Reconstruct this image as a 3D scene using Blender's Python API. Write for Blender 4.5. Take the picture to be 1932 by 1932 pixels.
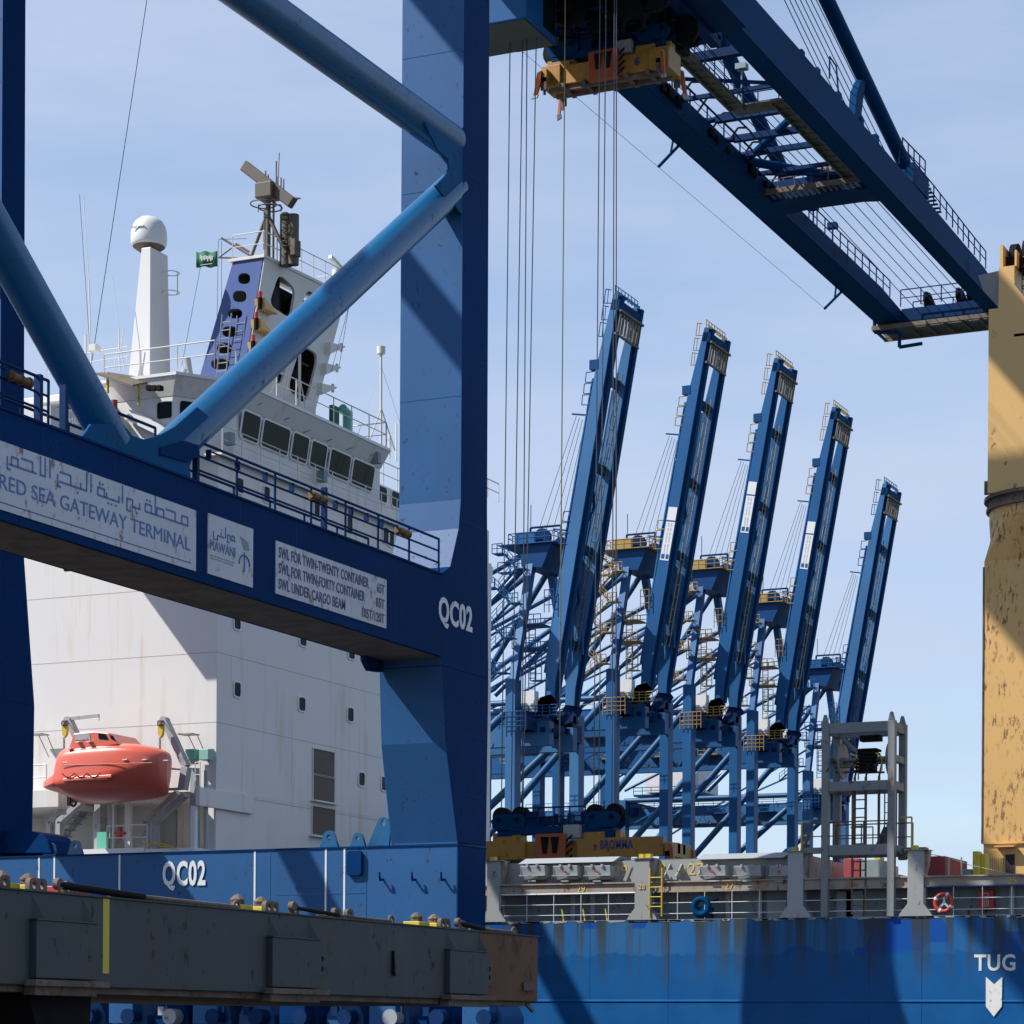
import bpy, bmesh, math, random
from math import sin, cos, pi, radians, sqrt
from mathutils import Vector, Matrix
random.seed(7)
SC = bpy.context.scene
for o in list(bpy.data.objects): bpy.data.objects.remove(o)
COL = SC.collection
# ------------------------------------------------------------------ camera
# world axes: +X along the quay, +Y seaward (the way the booms point), +Z up; units metres
F, TH, ROL, CY, CX, CZ = 4709.5, 0.435654, -0.0064896, 1946.9, 966.0, 1.7
cam = bpy.data.cameras.new('camera'); camo = bpy.data.objects.new('camera', cam); COL.objects.link(camo)
cam.sensor_width = 36; cam.lens = 36*F/1932; cam.shift_y = (CY-966)/1932; cam.clip_end = 20000; cam.clip_start = .5
camo.matrix_world = Matrix.Translation((0,0,CZ)) @ Matrix.Rotation(TH,4,'Z') @ Matrix.Rotation(pi/2,4,'X') @ Matrix.Rotation(-ROL,4,'Z')
SC.camera = camo
SC.render.resolution_x = SC.render.resolution_y = 1024
# ------------------------------------------------------------------ light
SUNDIR = Vector((-1.47,-1,1.8)).normalized()
SKY_STRENGTH, SUN_STRENGTH, EXPOSURE = .13, 5.0, .44
sl = bpy.data.lights.new('sun','SUN'); sl.energy = SUN_STRENGTH; sl.angle = radians(.5); sl.color = (1,.95,.88)
so = bpy.data.objects.new('sun', sl); COL.objects.link(so); so.rotation_mode='QUATERNION'
so.rotation_quaternion = SUNDIR.to_track_quat('Z','Y'); so.location = (0,0,150)
W = bpy.data.worlds.new('World'); SC.world = W; W.use_nodes = True
nt = W.node_tree; N = nt.nodes; L = nt.links
for n in list(N): N.remove(n)
out = N.new('ShaderNodeOutputWorld'); bg = N.new('ShaderNodeBackground'); bg.inputs[1].default_value = SKY_STRENGTH
sky = N.new('ShaderNodeTexSky'); sky.sky_type='NISHITA'; sky.sun_disc=False
sky.sun_elevation = math.asin(SUNDIR.z); sky.sun_rotation = math.atan2(SUNDIR.x, SUNDIR.y)
sky.air_density = 1.0; sky.dust_density = .4; sky.ozone_density = 3.0
tc = N.new('ShaderNodeTexCoord'); mp = N.new('ShaderNodeMapping')
mp.inputs['Rotation'].default_value = (radians(25), radians(10), radians(10)); mp.inputs['Scale'].default_value = (3,3,14)
no = N.new('ShaderNodeTexNoise'); no.inputs['Scale'].default_value = 1.3; no.inputs['Detail'].default_value = 7; no.inputs['Roughness'].default_value=.55
mr = N.new('ShaderNodeMapRange'); mr.inputs[1].default_value=.35; mr.inputs[2].default_value=.68; mr.inputs[3].default_value=.45; mr.inputs[4].default_value=.98
mx = N.new('ShaderNodeMix'); mx.data_type='RGBA'; mx.inputs[7].default_value=(3.25,3.8,4.95,1)
L.new(tc.outputs['Generated'],mp.inputs[0]); L.new(mp.outputs[0],no.inputs['Vector']); L.new(no.outputs[0],mr.inputs[0])
sz=N.new('ShaderNodeSeparateXYZ'); L.new(tc.outputs['Generated'],sz.inputs[0])
el=N.new('ShaderNodeMapRange'); el.inputs[1].default_value=.10; el.inputs[2].default_value=1.0; el.inputs[3].default_value=1; el.inputs[4].default_value=.3; L.new(sz.outputs[2],el.inputs[0])
mu=N.new('ShaderNodeMath'); mu.operation='MULTIPLY'; L.new(mr.outputs[0],mu.inputs[0]); L.new(el.outputs[0],mu.inputs[1])
L.new(mu.outputs[0],mx.inputs[0]); L.new(sky.outputs[0],mx.inputs[6]); L.new(mx.outputs[2],bg.inputs[0]); L.new(bg.outputs[0],out.inputs[0])
SC.view_settings.view_transform='Standard'; SC.view_settings.look='None'; SC.view_settings.exposure=EXPOSURE; SC.view_settings.gamma=1
# ------------------------------------------------------------------ helpers
def ray(px,py):
    xr=(px-CX)/F; zr=-(py-CY)/F; c,s=cos(ROL),sin(ROL)
    x=xr*c+zr*s; z=-xr*s+zr*c; ct,st=cos(TH),sin(TH)
    return Vector((x*ct-st, x*st+ct, z))
def P(px,py,X=None,Y=None,Z=None):
    "the point of the plane X=, Y= or Z= seen at this place of the 1932-px photograph"
    d=ray(px,py)
    t = X/d.x if X is not None else (Y/d.y if Y is not None else (Z-CZ)/d.z)
    return d*t+Vector((0,0,CZ))
V=Vector
LAST=[]
KEEP={'weld_seam','hazard_marking','lettering','box_hinge','access_stair','soffit_bolt_pad','mast_stair','stair','tower_ladder','boom_ladder','apex_platform','sheave','deck_edge','davit_fall','mast_fitting','hoist_machinery','fire_sign','script','cable'}
class MB:
    def __init__(s): s.v=[]; s.f=[]; s.sm=[]; s.g=[]
    def add(s,vs,fs,sm=False):
        b=len(s.v); s.v+= [tuple(v) for v in vs]; s.g.append((b,len(s.v),len(s.f),len(s.f)+len(fs)))
        for f in fs: s.f.append(tuple(b+i for i in f)); s.sm.append(sm)
        return s
    def box(s,x0,x1,y0,y1,z0,z1):
        if x0>x1:x0,x1=x1,x0
        if y0>y1:y0,y1=y1,y0
        if z0>z1:z0,z1=z1,z0
        return s.add([(x0,y0,z0),(x1,y0,z0),(x1,y1,z0),(x0,y1,z0),(x0,y0,z1),(x1,y0,z1),(x1,y1,z1),(x0,y1,z1)],
              [(0,3,2,1),(4,5,6,7),(0,1,5,4),(1,2,6,5),(2,3,7,6),(3,0,4,7)])
    def bar(s,p,q,w,h,up=(0,0,1)):
        p=V(p);q=V(q);d=(q-p).normalized();u=V(up)
        if abs(d.dot(u))>.98:u=V((0,1,0))
        a=d.cross(u).normalized();b=a.cross(d).normalized()
        vs=[]
        for c in (p,q):
            for i,j in ((-1,-1),(1,-1),(1,1),(-1,1)): vs.append(c+a*(i*w/2)+b*(j*h/2))
        return s.add(vs,[(3,2,1,0),(4,5,6,7),(0,1,5,4),(1,2,6,5),(2,3,7,6),(3,0,4,7)])
    def tube(s,p,q,r,n=8,r2=None,cap=True):
        p=V(p);q=V(q);r2=r if r2 is None else r2;d=q-p
        if d.length<1e-6:return s
        d.normalize();u=V((0,0,1)) if abs(d.z)<.95 else V((0,1,0))
        a=d.cross(u).normalized();b=a.cross(d)
        vs=[c+(a*cos(2*pi*i/n)+b*sin(2*pi*i/n))*rr for c,rr in((p,r),(q,r2)) for i in range(n)]
        s.add(vs,[(i,(i+1)%n,n+(i+1)%n,n+i) for i in range(n)],n>5)
        if cap: s.add(vs,[tuple(range(n-1,-1,-1)),tuple(range(n,2*n))])
        return s
    def path(s,pts,r,n=6,closed=False):
        pts=list(pts)
        if closed: pts.append(pts[0])
        for a,b in zip(pts,pts[1:]): s.tube(a,b,r,n)
        return s
    def prism(s,poly,vec):
        vec=V(vec);poly=[V(p) for p in poly];n=len(poly)
        nr=V((0,0,0))
        for i in range(n): nr+=poly[i].cross(poly[(i+1)%n])
        if nr.dot(vec)<0: poly=poly[::-1]
        vs=poly+[p+vec for p in poly]
        return s.add(vs,[tuple(range(n-1,-1,-1)),tuple(range(n,2*n))]+[(i,(i+1)%n,n+(i+1)%n,n+i) for i in range(n)])
    def disc(s,c,ax,r,t,n=20,r0=0):
        c=V(c);ax=V(ax).normalized()
        if r0==0: return s.tube(c-ax*t/2,c+ax*t/2,r,n)
        u=V((0,0,1)) if abs(ax.z)<.9 else V((1,0,0)); a=ax.cross(u).normalized();b=ax.cross(a)
        vs=[]
        for k in(-1,1):
            for rr in(r,r0):
                vs+=[c+ax*(k*t/2)+(a*cos(2*pi*i/n)+b*sin(2*pi*i/n))*rr for i in range(n)]
        fs=[]
        for i in range(n):
            j=(i+1)%n
            fs+=[(i,j,n+j,n+i),(2*n+j,2*n+i,3*n+i,3*n+j),(j,i,2*n+i,2*n+j),(n+i,n+j,3*n+j,3*n+i)]
        return s.add(vs,fs)
    def lathe(s,c,prof,n=24,ax=(0,0,1),sm=True):
        c=V(c);ax=V(ax).normalized();u=V((0,0,1)) if abs(ax.z)<.9 else V((1,0,0));a=ax.cross(u).normalized();b=ax.cross(a)
        m=len(prof);vs=[c+ax*z+(a*cos(2*pi*i/n)+b*sin(2*pi*i/n))*r for r,z in prof for i in range(n)]
        s.add(vs,[(k*n+i,k*n+(i+1)%n,(k+1)*n+(i+1)%n,(k+1)*n+i) for k in range(m-1) for i in range(n)],sm)
        return s
    def torus(s,c,ax,R,r,n=28,m=10,a0=0,a1=2*pi):
        c=V(c);ax=V(ax).normalized();u=V((0,0,1)) if abs(ax.z)<.9 else V((1,0,0));a=ax.cross(u).normalized();b=ax.cross(a)
        full=abs(a1-a0-2*pi)<1e-6; k=n if full else n+1; vs=[]
        for i in range(k):
            t=a0+(a1-a0)*i/n; d=a*cos(t)+b*sin(t)
            for j in range(m): q=2*pi*j/m; vs.append(c+d*(R+r*cos(q))+ax*(r*sin(q)))
        fs=[(i*m+j,((i+1)%k)*m+j,((i+1)%k)*m+(j+1)%m,i*m+(j+1)%m) for i in range(n) for j in range(m)]
        return s.add(vs,fs,True)
    def mesh(s,name):
        me=bpy.data.meshes.new(name); me.from_pydata(s.v,[],s.f); me.validate(verbose=False)
        if len(me.polygons)==len(s.sm): me.polygons.foreach_set('use_smooth',s.sm)
        bm=bmesh.new(); bm.from_mesh(me); bmesh.ops.recalc_face_normals(bm,faces=bm.faces); bm.to_mesh(me); bm.free()
        return me
    def split(s,tol=.1):
        "groups of primitives that touch one another, each as its own builder"
        n=len(s.g); bb=[]
        for a,e,_,_ in s.g:
            xs=s.v[a:e]; bb.append([(min(v[k] for v in xs)-tol/2,max(v[k] for v in xs)+tol/2) for k in range(3)])
        par=list(range(n))
        def f(i):
            while par[i]!=i: par[i]=par[par[i]]; i=par[i]
            return i
        for i in range(n):
            for j in range(i):
                if f(i)!=f(j) and all(bb[i][k][0]<=bb[j][k][1] and bb[j][k][0]<=bb[i][k][1] for k in range(3)): par[f(i)]=f(j)
        gr={}
        for i in range(n): gr.setdefault(f(i),[]).append(i)
        out=[]
        for m in gr.values():
            q=MB()
            for i in m:
                a,e,fa,fe=s.g[i]; o=len(q.v); q.v+=s.v[a:e]; q.g.append((o,len(q.v),len(q.f),len(q.f)+fe-fa))
                for k in range(fa,fe): q.f.append(tuple(x-a+o for x in s.f[k])); q.sm.append(s.sm[k])
            out.append(q)
        return sorted(out,key=lambda q:-len(q.v))
    def build(s,name,mat,parent=None,label=None,bevel=0):
        parts=s.split() if len(s.g)>1 and name not in KEEP else [s]
        if len(parts)>40: parts=[s]
        os_=[link(name,q.mesh(name),mat,parent,label,bevel) for q in parts]
        LAST[:]=os_
        return os_[0]
def link(name,me,mat,parent=None,label=None,bevel=0):
    o=bpy.data.objects.new(name,me); COL.objects.link(o)
    if mat: me.materials.clear(); me.materials.append(mat)
    if parent is not None:
        o.parent=parent
        if parent.type=='EMPTY': o.matrix_parent_inverse=Matrix.Translation(-parent.location)
    if label: o['label']=label
    if bevel:
        b=o.modifiers.new('bevel','BEVEL'); b.width=bevel; b.segments=2; b.limit_method='ANGLE'; b.angle_limit=radians(40)
    return o
def lit_side(o,m,recurse=False):
    "sunlit glare on the landward faces is put into a second, paler material slot"
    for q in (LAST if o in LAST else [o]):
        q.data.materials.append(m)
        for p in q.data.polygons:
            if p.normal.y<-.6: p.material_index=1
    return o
def tag(o,label=None,cat=None,group=None,kind=None):
    if label:o['label']=label
    if cat:o['category']=cat
    if group:o['group']=group
    if kind:o['kind']=kind
    return o
def thing(name,label,cat,loc=(0,0,0),group=None):
    o=bpy.data.objects.new(name,None); COL.objects.link(o); o.location=V(loc); o.empty_display_size=.5
    return tag(o,label,cat,group)
def dup(root,loc,label=None):
    r=root.copy(); COL.objects.link(r); r.location=V(loc)
    if label:r['label']=label
    def rec(src,dst):
        for c in [x for x in bpy.data.objects if x.parent==src]:
            d=c.copy(); COL.objects.link(d); d.parent=dst; rec(c,d)
    rec(root,r); return r
def rail(mb,pts,h=1.1,r=.03,step=1.6,mids=1,n=5,posts=True):
    pts=[V(p) for p in pts]; up=V((0,0,1))
    for a,b in zip(pts,pts[1:]):
        for k in range(1,mids+2): mb.tube(a+up*h*k/(mids+1),b+up*h*k/(mids+1),r if k==mids+1 else r*.8,n,cap=False)
        if posts:
            m=max(1,round((b-a).length/step))
            for i in range(m+1): q=a.lerp(b,i/m); mb.tube(q,q+up*h,r,n,cap=False)
    return mb
def ladder(mb,p,q,side,w=.45,r=.025,step=.32,n=4):
    p=V(p);q=V(q);s=V(side).normalized()*w/2
    mb.tube(p-s,q-s,r,n);mb.tube(p+s,q+s,r,n)
    k=max(1,int((q-p).length/step))
    for i in range(1,k): c=p.lerp(q,i/k); mb.tube(c-s,c+s,r*.7,n,cap=False)
    return mb
DG=None
def text(body,name,origin,xd,zd,mat,parent,w=None,h=1,bold=0,depth=.02,align='L',label=None):
    "lettering fitted to a box w x h whose lower left corner is origin; xd, zd = reading and up directions"
    cu=bpy.data.curves.new('t','FONT'); cu.body=body; cu.size=1; cu.offset=bold; cu.space_character=1+bold*3; cu.extrude=.5; cu.resolution_u=3
    o=bpy.data.objects.new('t',cu); COL.objects.link(o); bpy.context.view_layer.update()
    me=bpy.data.meshes.new_from_object(o.evaluated_get(bpy.context.evaluated_depsgraph_get())); bpy.data.objects.remove(o)
    xs=[v.co.x for v in me.vertices]; ys=[v.co.y for v in me.vertices]
    if not xs: return None
    x0,x1,y0,y1=min(xs),max(xs),min(ys),max(ys); sy=h/(y1-y0); sx=(w/(x1-x0)) if w else sy
    xd=V(xd).normalized(); zd=V(zd).normalized(); nd=xd.cross(zd); og=V(origin)
    for v in me.vertices: v.co=og+xd*((v.co.x-x0)*sx)+zd*((v.co.y-y0)*sy)+nd*((v.co.z+.5)*depth)
    me.name=name
    return link(name,me,mat,parent,label)
def plate(outer,holes,origin,xd,zd,th,name,mat,parent,label=None):
    "flat plate with holes: 2D outlines in the (xd, zd) frame"
    cu=bpy.data.curves.new('p','CURVE'); cu.dimensions='2D'; cu.fill_mode='BOTH'; cu.extrude=.5
    for lp in [outer]+holes:
        sp=cu.splines.new('POLY'); sp.points.add(len(lp)-1); sp.use_cyclic_u=True
        for i,(x,y) in enumerate(lp): sp.points[i].co=(x,y,0,1)
    o=bpy.data.objects.new('p',cu); COL.objects.link(o); bpy.context.view_layer.update()
    me=bpy.data.meshes.new_from_object(o.evaluated_get(bpy.context.evaluated_depsgraph_get())); bpy.data.objects.remove(o)
    xd=V(xd).normalized(); zd=V(zd); nd=xd.cross(zd).normalized(); og=V(origin)
    for v in me.vertices: v.co=og+xd*v.co.x+zd*v.co.y+nd*(v.co.z*th)
    me.name=name; return link(name,me,mat,parent,label)
def rrect(x0,x1,y0,y1,r,n=5):
    p=[]
    for cx,cy,a in ((x1-r,y1-r,0),(x0+r,y1-r,pi/2),(x0+r,y0+r,pi),(x1-r,y0+r,1.5*pi)):
        for i in range(n+1): t=a+pi/2*i/n; p.append((cx+r*cos(t),cy+r*sin(t)))
    return p
# ------------------------------------------------------------------ materials
def mat(name,col,rough=.5,var=.12,vs=.6,streak=0,streakcol=(.12,.045,.015),rust=0,rustcol=(.09,.035,.015),rs=3,metal=0,bump=0,coat=0,zfade=None,spec=.5,sthr=(.56,.74),rvec=(1,1,.6)):
    m=bpy.data.materials.new(name); m.use_nodes=True; nt=m.node_tree; N=nt.nodes; L=nt.links
    b=N['Principled BSDF']; b.inputs['Roughness'].default_value=rough; b.inputs['Metallic'].default_value=metal
    b.inputs['Specular IOR Level'].default_value=spec
    if coat: b.inputs['Coat Weight'].default_value=coat; b.inputs['Coat Roughness'].default_value=.25
    g=N.new('ShaderNodeNewGeometry'); cur=None
    def noise(scale,vec=(1,1,1),det=4,rg=.55):
        mp=N.new('ShaderNodeMapping'); mp.inputs['Scale'].default_value=vec; L.new(g.outputs['Position'],mp.inputs[0])
        n=N.new('ShaderNodeTexNoise'); n.inputs['Scale'].default_value=scale; n.inputs['Detail'].default_value=det; n.inputs['Roughness'].default_value=rg
        L.new(mp.outputs[0],n.inputs['Vector']); return n.outputs[0]
    def rng(s,a,b_,c=0,d=1):
        r=N.new('ShaderNodeMapRange'); r.inputs[1].default_value=a;r.inputs[2].default_value=b_;r.inputs[3].default_value=c;r.inputs[4].default_value=d
        L.new(s,r.inputs[0]); return r.outputs[0]
    def mix(fac,a,c,mode='MIX'):
        x=N.new('ShaderNodeMix'); x.data_type='RGBA'; x.blend_type=mode
        if isinstance(fac,float): x.inputs[0].default_value=fac
        else: L.new(fac,x.inputs[0])
        for i,q in((6,a),(7,c)):
            if isinstance(q,tuple): x.inputs[i].default_value=(*q[:3],1)
            else: L.new(q,x.inputs[i])
        return x.outputs[2]
    def mul(a,b_):
        q=N.new('ShaderNodeMath'); q.operation='MULTIPLY'; L.new(a,q.inputs[0])
        if isinstance(b_,float): q.inputs[1].default_value=b_
        else: L.new(b_,q.inputs[1])
        return q.outputs[0]
    lo=tuple(c*(1-var) for c in col); hi=tuple(min(1,c*(1+var)) for c in col)
    big=noise(vs*.35,(1,1,1),3); fine=noise(vs*3,(1,1,.25),5,.65)
    cur=mix(rng(big,.35,.65),lo,hi); cur=mix(rng(fine,.3,.75,0,.5),cur,tuple(c*(1-var*1.4) for c in col))
    if streak:
        s=noise(1.0,(2.2,2.2,.10),5,.7); s2=noise(.5,(1,1,.6),2)
        f=mul(rng(s,*sthr),rng(s2,.42,.62)); cur=mix(mul(f,float(streak)),cur,streakcol)
    if rust:
        s=noise(rs,rvec,6,.7); s2=noise(rs*.22,(1,1,1),2)
        f=mul(rng(s,.60-.05*rust,.66-.05*rust),rng(s2,.4,.6)); cur=mix(f,cur,rustcol)
        L.new(mixf:=rng(f,0,1,rough,.9),b.inputs['Roughness'])
    L.new(cur,b.inputs['Base Color'])
    if bump:
        bp=N.new('ShaderNodeBump'); bp.inputs['Strength'].default_value=bump; bp.inputs['Distance'].default_value=.03
        L.new(noise(vs*1.2,(1,1,1),3),bp.inputs['Height']); L.new(bp.outputs[0],b.inputs['Normal'])
    m['n']=1
    return m
BLUE=(.0012,.030,.118)
M={}
M['blue']=mat('blue crane paint',BLUE,.6,.14,.5,streak=.25,streakcol=(.004,.02,.08),rust=.25,rustcol=(.012,.015,.03),rs=7,bump=.03,spec=.03)
M['bluetube']=mat('blue tube paint',(.004,.095,.225),.34,.08,.5,rust=.35,rustcol=(.05,.04,.04),rs=6,bump=.02)
M['bluesill']=mat('lit-tone blue paint',(.016,.084,.225),.5,.10,.5,streak=.25,streakcol=(.02,.07,.22),rust=.1,rustcol=(.03,.03,.05),rs=6,bump=.06,spec=.22)  # paler sunlit tone of the crane blue, put into the colour
M['blueboom']=mat('boom paint',(.0012,.040,.118),.6,.12,.5,rust=.3,rustcol=(.04,.035,.02),rs=.8,spec=.03)
M['bluegus']=mat('gusset paint',(.003,.075,.19),.6,.1,.8,rust=.5,rustcol=(.05,.04,.03),rs=6,spec=.05)
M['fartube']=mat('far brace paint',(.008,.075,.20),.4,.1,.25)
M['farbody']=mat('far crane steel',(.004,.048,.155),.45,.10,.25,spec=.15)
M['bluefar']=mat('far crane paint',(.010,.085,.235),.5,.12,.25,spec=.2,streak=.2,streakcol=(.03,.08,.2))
M['bluelit']=mat('pale lit-tone crane paint',(.038,.135,.30),.5,.14,.25,spec=.2,streak=.2,streakcol=(.05,.1,.25))  # sunlit tone of the paler far cranes, put into the colour
M['bluedark']=mat('dark blue steel',(.004,.028,.10),.6,.2,1,spec=.08)
M['yellow']=mat('spreader yellow',(.34,.17,.025),.5,.15,1.5,streak=.4,streakcol=(.12,.06,.02),rust=.6,rustcol=(.07,.04,.02),rs=3)
M['yellowrail']=mat('yellow railing paint',(.33,.215,.06),.5,.1,1)
M['bright']=mat('safety yellow',(.52,.40,.02),.5,.1,1,rust=.5,rs=5)
M['black']=mat('black grease',(.010,.010,.012),.75,.3,2,spec=.1)
M['rubber']=mat('rubber',(.015,.015,.016),.8,.2,2)
M['soot']=mat('sooty mast paint',(.085,.07,.052),.6,.12,1,streak=.5,streakcol=(.06,.05,.04))
M['cabinblue']=mat('cabin blue paint',(.008,.085,.24),.45,.1,.8,spec=.2)
M['darktop']=mat('dark hatch top',(.06,.065,.065),.8,.2,.5)
M['darkin']=mat('dark interior',(.02,.016,.015),.7,.3,2)
M['white']=mat('ship white paint',(.63,.62,.605),.45,.03,.4,streak=.75,sthr=(.50,.72),streakcol=(.47,.35,.23),rust=.0,bump=.12)
M['whiteclean']=mat('white paint',(.66,.66,.66),.4,.03,.6)
M['seam']=mat('weld seam',(.42,.38,.35),.6,.1,1)
M['cream']=mat('mast buff paint',(.62,.60,.55),.5,.05,.8,streak=.5,streakcol=(.35,.25,.15))
M['shipblue']=mat('ship mast blue',(.08,.115,.26),.85,.06,.8,spec=.05)
M['tan']=mat('ship crane paint',(.60,.36,.125),.5,.06,.5,streak=.35,streakcol=(.36,.22,.10),rust=1.7,rustcol=(.20,.105,.045),rs=7,rvec=(1,1,.3))
M['tan2']=mat('ship crane paint clean',(.60,.37,.13),.45,.05,.5,streak=.4,streakcol=(.40,.28,.15),rust=.25,rustcol=(.14,.09,.06),rs=1.7)
M['grey']=mat('ship grey paint',(.27,.28,.28),.5,.06,.8,streak=.6,streakcol=(.22,.11,.05),rust=.3,rs=4)
M['greyrust']=mat('rusty coaming band',(.27,.25,.21),.6,.1,.8,streak=1,sthr=(.46,.60),streakcol=(.33,.14,.05),rust=1.3,rustcol=(.14,.055,.02),rs=4)
M['greydark']=mat('passage wall paint',(.20,.25,.27),.6,.08,.8,rust=.3,rs=4)
M['greyframe']=mat('frame grey paint',(.17,.19,.20),.5,.1,1,rust=.5,rs=4)
M['boxgrey']=mat('box grey paint',(.31,.33,.35),.45,.05,.8,rust=.1)
M['hatch']=mat('hatch cover paint',(.025,.038,.040),.6,.2,.8,streak=.9,sthr=(.57,.66),streakcol=(.075,.036,.012),rust=.3,rustcol=(.03,.018,.012),rs=6,bump=.05)
M['hatchrust']=mat('rusty hatch end',(.12,.052,.018),.75,.2,1.2,streak=.6,streakcol=(.06,.03,.015),rust=1.0,rustcol=(.05,.025,.015),rs=2.5,bump=.1)
M['rusty']=mat('rusty iron',(.13,.10,.08),.8,.3,5,rust=1.5,rs=9,bump=.3)
M['orange']=mat('lifeboat orange',(.66,.12,.075),.35,.05,1,streak=.15,streakcol=(.4,.1,.06),coat=.3)
M['orangedk']=mat('dull orange paint',(.36,.075,.02),.5,.15,2)
M['red']=mat('red paint',(.42,.03,.025),.45,.08,2)
M['redbox']=mat('maroon container paint',(.30,.045,.05),.6,.1,1,streak=.3)
M['green']=mat('pale green box',(.22,.42,.36),.5,.05,2)
M['flag']=mat('green flag cloth',(.012,.12,.07),.8,.1,3)
M['flagw']=mat('flag white',(.5,.55,.5),.8,.05,3)
M['glass']=mat('dark window glass',(.003,.012,.012),.06,.1,.3,spec=.06)
M['brown']=mat('brown louvre',(.11,.085,.07),.7,.1,2)
M['sign']=mat('white sign board',(.48,.50,.55),.5,.06,1,streak=.9,streakcol=(.30,.24,.20),rust=.9,rustcol=(.24,.17,.13),rs=4)
M['signblue']=mat('sign lettering blue',(.05,.13,.34),.5,.08,1)
M['signnavy']=mat('sign lettering navy',(.03,.045,.14),.5,.08,1)
M['letter']=mat('white lettering',(.62,.64,.66),.5,.04,1,rust=.3,rustcol=(.2,.22,.28),rs=6)
M['letterold']=mat('worn white lettering',(.62,.62,.58),.6,.06,1,streak=.5,sthr=(.56,.7),streakcol=(.40,.32,.22),rust=.35,rustcol=(.10,.14,.22),rs=9)
M['ylet']=mat('yellow lettering',(.62,.42,.10),.6,.1,2)
M['grate']=mat('walkway grating',(.15,.12,.09),.8,.3,4)
M['brass']=mat('rusted lamp tube',(.13,.07,.025),.6,.2,5)
M['wire']=mat('steel wire rope',(.05,.05,.06),.5,.1,1)
M['wirey']=mat('greasy yellow rope',(.20,.15,.04),.5,.1,1)
M['concrete']=mat('quay asphalt',(.06,.057,.052),.9,.15,.15,bump=.2)
M['rubbish']=mat('green bag',(.10,.40,.30),.6,.1,3)
def hullmat():
    m=mat('hull paint',(.012,.13,.42),.5,.1,.35,bump=.3,spec=.15); nt=m.node_tree;N=nt.nodes;L=nt.links;b=N['Principled BSDF']
    g=N.new('ShaderNodeNewGeometry')
    def noi(sc,vec,det=4,rg=.6,W=0):
        mp=N.new('ShaderNodeMapping'); mp.inputs['Scale'].default_value=vec; mp.inputs['Location'].default_value=(W,W,0)
        L.new(g.outputs['Position'],mp.inputs[0]); n=N.new('ShaderNodeTexNoise'); n.inputs['Scale'].default_value=sc; n.inputs['Detail'].default_value=det
        n.inputs['Roughness'].default_value=rg; L.new(mp.outputs[0],n.inputs['Vector']); return n.outputs[0]
    def ma(op,a,c):
        q=N.new('ShaderNodeMath'); q.operation=op
        for i,x in((0,a),(1,c)):
            if isinstance(x,(int,float)): q.inputs[i].default_value=x
            else: L.new(x,q.inputs[i])
        return q.outputs[0]
    def rng(s,a,b_,c=0,d=1):
        r=N.new('ShaderNodeMapRange'); r.inputs[1].default_value=a;r.inputs[2].default_value=b_;r.inputs[3].default_value=c;r.inputs[4].default_value=d
        L.new(s,r.inputs[0]); return r.outputs[0]
    def mix(f,a,c):
        x=N.new('ShaderNodeMix'); x.data_type='RGBA'; L.new(f,x.inputs[0])
        for i,q in((6,a),(7,c)):
            if isinstance(q,tuple): x.inputs[i].default_value=(*q,1)
            else: L.new(q,x.inputs[i])
        return x.outputs[2]
    sx=N.new('ShaderNodeSeparateXYZ'); L.new(g.outputs['Position'],sx.inputs[0]); z=sx.outputs[2]
    # blocky repaint patches
    vo=N.new('ShaderNodeTexVoronoi'); vo.distance='CHEBYCHEV'; vo.inputs['Scale'].default_value=1.0
    mp=N.new('ShaderNodeMapping'); mp.inputs['Scale'].default_value=(.75,.0,.5); L.new(g.outputs['Position'],mp.inputs[0]); L.new(mp.outputs[0],vo.inputs['Vector'])
    pv=N.new('ShaderNodeSeparateColor'); L.new(vo.outputs['Color'],pv.inputs[0])
    base=mix(rng(noi(.9,(1,1,1)),.3,.7),(.003,.072,.225),(.006,.090,.265))
    up=mix(rng(noi(.35,(1,1,.3)),.42,.58),(.025,.110,.26),(.009,.098,.29))
    up=mix(rng(pv.outputs[0],.62,.63),up,(.003,.062,.29))
    edge=ma('ADD',z,ma('MULTIPLY',ma('SUBTRACT',noi(1.5,(1,0,.4),6,.7),.5),.9))
    cur=mix(rng(edge,4.42,4.50),base,up)
    # run-off streaks from the deck edge
    st=noi(1.0,(1.6,0,.05),4,.65,3); top=rng(z,3.2,5.4); f=ma('MULTIPLY',rng(st,.46,.56),top)
    cur=mix(ma('MULTIPLY',f,.9),cur,(.035,.042,.035))
    st2=noi(1.0,(3.5,0,.14),5,.7,11); m2=noi(.6,(1,0,1),2,.5,5); f2=ma('MULTIPLY',rng(st2,.60,.68),rng(m2,.5,.62))
    cur=mix(ma('MULTIPLY',f2,.8),cur,(.10,.05,.03))
    for l in list(b.inputs['Base Color'].links): L.remove(l)
    L.new(cur,b.inputs['Base Color'])
    return m
M['hull']=hullmat()
def water():
    m=bpy.data.materials.new('harbour water'); m.use_nodes=True; N=m.node_tree.nodes;L=m.node_tree.links;b=N['Principled BSDF']
    b.inputs['Base Color'].default_value=(.01,.05,.06,1);b.inputs['Roughness'].default_value=.35
    n=N.new('ShaderNodeTexNoise');n.inputs['Scale'].default_value=.8;bp=N.new('ShaderNodeBump');bp.inputs['Strength'].default_value=.4
    L.new(n.outputs[0],bp.inputs['Height']);L.new(bp.outputs[0],b.inputs['Normal']);return m
M['water']=water()
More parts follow.
